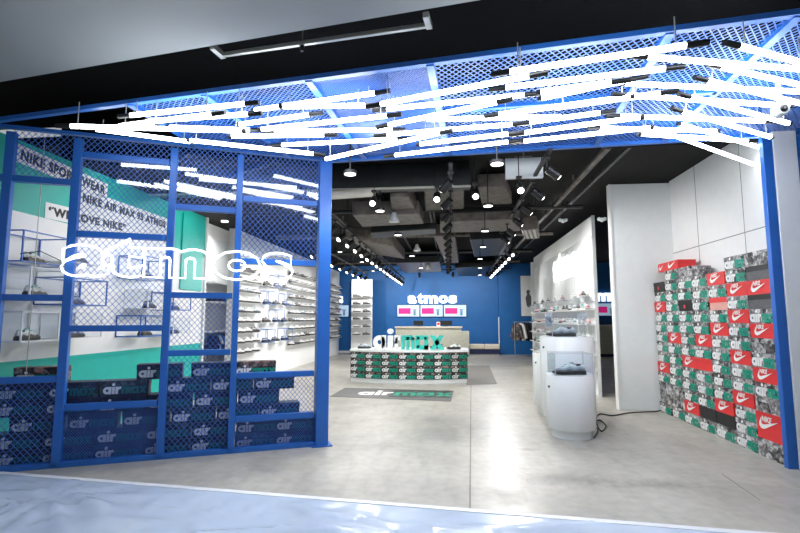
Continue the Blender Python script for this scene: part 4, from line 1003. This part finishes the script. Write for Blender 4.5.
def spot_meshes():
    hd = MB(); hd.cyl((0, 0, .0), (0, 0, -.15), .042, .047, 14); 
    ln = MB(); ln.lathe([(.034, -.1495), (.028, -.158), (.014, -.163), (.002, -.164)], 12)
    br = MB(); br.cyl((0, 0, .01), (0, 0, .09), .010, n=6); br.box((-.03, -.03, .085), (.03, .03, .11)); 
    return hd.mesh('head', M['black_metal']), ln.mesh('lens', M['lampglow']), br.mesh('bracket', M['black_metal'])
HD, LN, BR = spot_meshes()
def track(x, ys, z, tilt, label, word, light_every=0, aim=None):
    p0, p1 = ys[0] - .2, ys[-1] + .2
    e = empty('lighting_track', (x, p0, z + .125), 0, label, 'lighting track')
    b = MB(); b.box((-.02, 0, -.015), (.02, p1 - p0, .015)); b.build('rail', M['black_metal'], e)
    for f in (.1, .5, .9):
        b = MB(); y = (p1 - p0) * f; b.cyl((0, y, .01), (0, y, CZ - z - .125), .006, n=6); b.build('hanger', M['black_metal'], e)
    for i, y in enumerate(ys):
        s = empty('track_spotlight', (x, y, z), 0, 'black track spotlight on the %s, %s from the entrance' % (word, th(i)), 'spotlight', 'spotlights on the ceiling tracks')
        h = link('head', HD, s, rot=tilt); link('lens', LN, h); link('bracket', BR, s)
        if light_every and i % light_every == 0:
            l = lamp('spot_lamp', 'SPOT', (0, 0, -.19), SPOT_W, (1, .98, .95), (0, 0, 0), h, spot_size=R(105), spot_blend=.7, shadow_soft_size=.04)
def ys(a, c, n): return [a + (c - a) * i / (n - 1) for i in range(n)]
track(-1.66, ys(6.9, 17.6, 17), 2.62, (R(-38), R(42), 0), 'long black lighting track over the left aisle', 'left aisle track', 3)
track(-2.66, ys(9.6, 15.5, 8), 2.62, (R(-25), R(48), 0), 'shorter black lighting track beside the left shoe wall', 'track beside the shoe wall', 2)
track(.02, ys(5.2, 15.0, 13), 2.78, (R(30), R(48), 0), 'black lighting track down the middle of the store', 'middle track', 4)
track(.98, ys(4.9, 9.2, 6), 2.80, (R(15), R(-55), 0), 'black lighting track over the pedestals', 'pedestal track', 2)
track(1.22, ys(10.2, 15.6, 9), 2.66, (R(-50), R(-40), 0), 'far black lighting track beside the display wall', 'track beside the display wall', 3)
e = empty('lighting_track', (-.9, 16.1, 2.90), 0, 'short black cross track close to the blue back wall', 'lighting track')
b = MB(); b.box((-2.6, -.02, -.015), (2.9, .02, .015)); b.build('rail', M['black_metal'], e)
for f in (-2.4, 0, 2.6):
    b = MB(); b.cyl((f, 0, .01), (f, 0, CZ - 2.90), .006, n=6); b.build('hanger', M['black_metal'], e)
for i, x in enumerate((-3.2, -2.1, -1.0, .1, 1.2)):
    s_ = empty('track_spotlight', (x, 16.1, 2.775), 0, 'black spotlight on the cross track aimed at the blue wall, %s from left' % th(i), 'spotlight', 'spotlights on the cross track')
    h = link('head', HD, s_, rot=(R(58), 0, 0)); link('lens', LN, h); link('bracket', BR, s_)
    lamp('spot_lamp', 'SPOT', (0, 0, -.19), 95, (1, .98, .95), (0, 0, 0), h, spot_size=R(125), spot_blend=.8, shadow_soft_size=.04)
def downlight(p, label, r=.05, power=0, glow='slotglow', group='cylinder downlights', bell=False, drop=.03):
    e = empty('ceiling_downlight' if not bell else 'bell_lamp', p, 0, label, 'ceiling lamp', group)
    if bell:
        b = MB(); b.lathe([(.085, 0), (.075, .04), (.045, .09), (.035, .14), (.02, .15)], 18); b.build('shade', M['gloss_white'], e)
        b = MB(); b.cyl((0, 0, .15), (0, 0, CZ - p.z), .006, n=6); b.build('rod', M['black_metal'], e)
        b = MB(); b.lathe([(.08, .003), (.06, -.004), (.002, -.006)], 16); b.build('lens', M['white'], e)
    else:
        b = MB(); b.cyl((0, 0, 0), (0, 0, drop), r, n=18); b.build('housing', M['black_metal'], e)
        b = MB(); b.cyl((0, 0, 0), (0, 0, -.006), r * .86, n=18); b.build('lens', M[glow], e)
        b = MB(); b.cyl((0, 0, drop), (0, 0, CZ - p.z), .008, n=6); b.build('rod', M['black_metal'], e)
    if power: lamp('downlight_or_added_lamp', 'SPOT', (0, 0, -.02), power, (1, .98, .95), (0, 0, 0), e, spot_size=R(150), spot_blend=.6, shadow_soft_size=.08)
for i, (u, v) in enumerate(((497, 164), (488, 206), (485, 231), (483, 247), (480, 259), (480, 268), (480, 275))):
    downlight(atZ(u, v, 2.72), 'black cylinder downlight right of centre, %s from the entrance' % th(i), .065, DOWN_W * (.25 if i == 0 else .55 if i == 1 else 1.2))
for i, (u, v) in enumerate(((350, 174), (380, 211), (398, 235), (412, 256), (421, 268))):
    downlight(atZ(u, v, 2.72), 'black cylinder downlight left of centre, %s from the entrance' % th(i), .065, DOWN_W * (.6, .8, 1.2, 1.3, 1.3)[i])
for i, (u, v) in enumerate(((340, 252), (362, 262), (373, 271))):
    downlight(atZ(u, v, 2.66), 'small downlight over the left aisle, %s from the entrance' % th(i), .05, DOWN_W)
for i, ((u, v), w) in enumerate(zip(((374, 199), (437, 195), (475, 192), (519, 186)), ('leftmost', 'second from left', 'third from left', 'rightmost'))):
    p = atZ(u, v, 2.78); e = empty('bright_spotlight', p, 0, 'bright spotlight inside the entrance, %s of the row of four' % w, 'spotlight', 'row of four bright spotlights')
    h = link('head', HD, e, rot=(R(-55), 0, 0)); l = link('lens', LN, h); l.scale = (1, 1, 1); link('bracket', BR, e)
    b = MB(); b.cyl((0, 0, .1), (0, 0, CZ - p.z), .006, n=6); b.build('rod', M['black_metal'], e)
    lamp('spot_lamp', 'SPOT', (0, 0, -.19), SPOT_W * .6, (1, .98, .95), (0, 0, 0), h, spot_size=R(120), spot_blend=.7, shadow_soft_size=.05)
for i, (u, v, z, w) in enumerate(((394, 222, 2.75, 'nearest, left of the middle track'), (417, 251, 2.75, 'in the middle of the row'), (428, 269, 2.72, 'furthest, before the blue wall'))):
    downlight(atZ(u, v, z), 'white bell lamp hanging from black ceiling, %s' % w, bell=True, group='white bell lamps')
for i, (u, v, w) in enumerate(((563, 222, 'left of the display wall edge'), (602, 221, 'right of the display wall edge'))):
    p = atZ(u, v, 2.8); e = empty('emergency_light', p, 0, 'white triple lobed ceiling light, %s' % w, 'ceiling lamp', 'white lobed ceiling lights')
    b = MB()
    b.lathe([(.002, -.06), (.04, -.045), (.055, 0), (.04, .045), (.002, .055)], 14, (0, 0, .03)); b.build('body', M['gloss_white'], e)
    for s in (-1, 1):
        b = MB(); b.lathe([(.002, -.05), (.035, -.035), (.048, 0), (.035, .035), (.002, .05)], 14, (s * .07, 0, .05)); b.build('lobe', M['gloss_white'], e)
    b = MB(); b.cyl((0, 0, .08), (0, 0, (CZ - p.z) / .62), .006, n=6); b.build('rod', M['black_metal'], e)
    e.scale = (.62, .62, .62)

# ------------------------------------------------------------------ plastic sheet on the mall floor
def tarp_mat():
    m = mat('blue_plastic_sheet', (.52, .615, .76), .16, 0, .08, 1.2); return m
M['tarp'] = tarp_mat()
TL, TR = Vector((-5.5, 4.10, 0)), Vector((5.0, 2.98, 0))
nx, ny = 220, 90; b = MB(); vs = []
fc = atZ(55, 497, 0)
for j_ in range(ny + 1):
    for i in range(nx + 1):
        s = i / nx; p = TL.lerp(TR, s); y = p.y - (p.y + .6) * j_ / ny
        f = noise.noise(Vector((p.x * .8 + y * .6, y * 2.6, 1.3))) ; f2 = noise.noise(Vector((p.x * 3.1, y * 6.0, 4.7)))
        dx, dy = p.x - fc.x, y - fc.y; r_ = math.hypot(dx, dy); an = math.atan2(dy, dx)
        rad = math.sin(an * 14 + 2 * noise.noise(Vector((an * 2, r_, 0)))) * math.exp(-((r_ - .35) / .45) ** 2)
        edge = min(1, j_ / 6)
        z = .009 + edge * (.026 * max(0, 1 - abs(f) * 9) + .016 * max(0, 1 - abs(f2) * 7) + .022 * max(0, rad) + .008 * noise.noise(Vector((p.x * 2, y * 4, 9))))
        b.v.append((p.x, y, z))
for j_ in range(ny):
    for i in range(nx):
        a = j_ * (nx + 1) + i; b.f.append((a, a + nx + 1, a + nx + 2, a + 1)); b.m.append(0); b.sm.append(True)
e = empty('plastic_sheet', (0, 0, 0), 0, 'pale blue crinkled plastic sheet covering the mall floor in front', 'floor cover')
o = b.build('sheet', M['tarp'], e); sm = o.modifiers.new('solid', 'SOLIDIFY'); sm.thickness = .003; sm.offset = -1
b = MB(); b.bar(TL + Vector((0, -.01, .011)), TR + Vector((0, -.01, .011)), .055, .004); b.build('edge_tape', M['tarp_tape'], e)
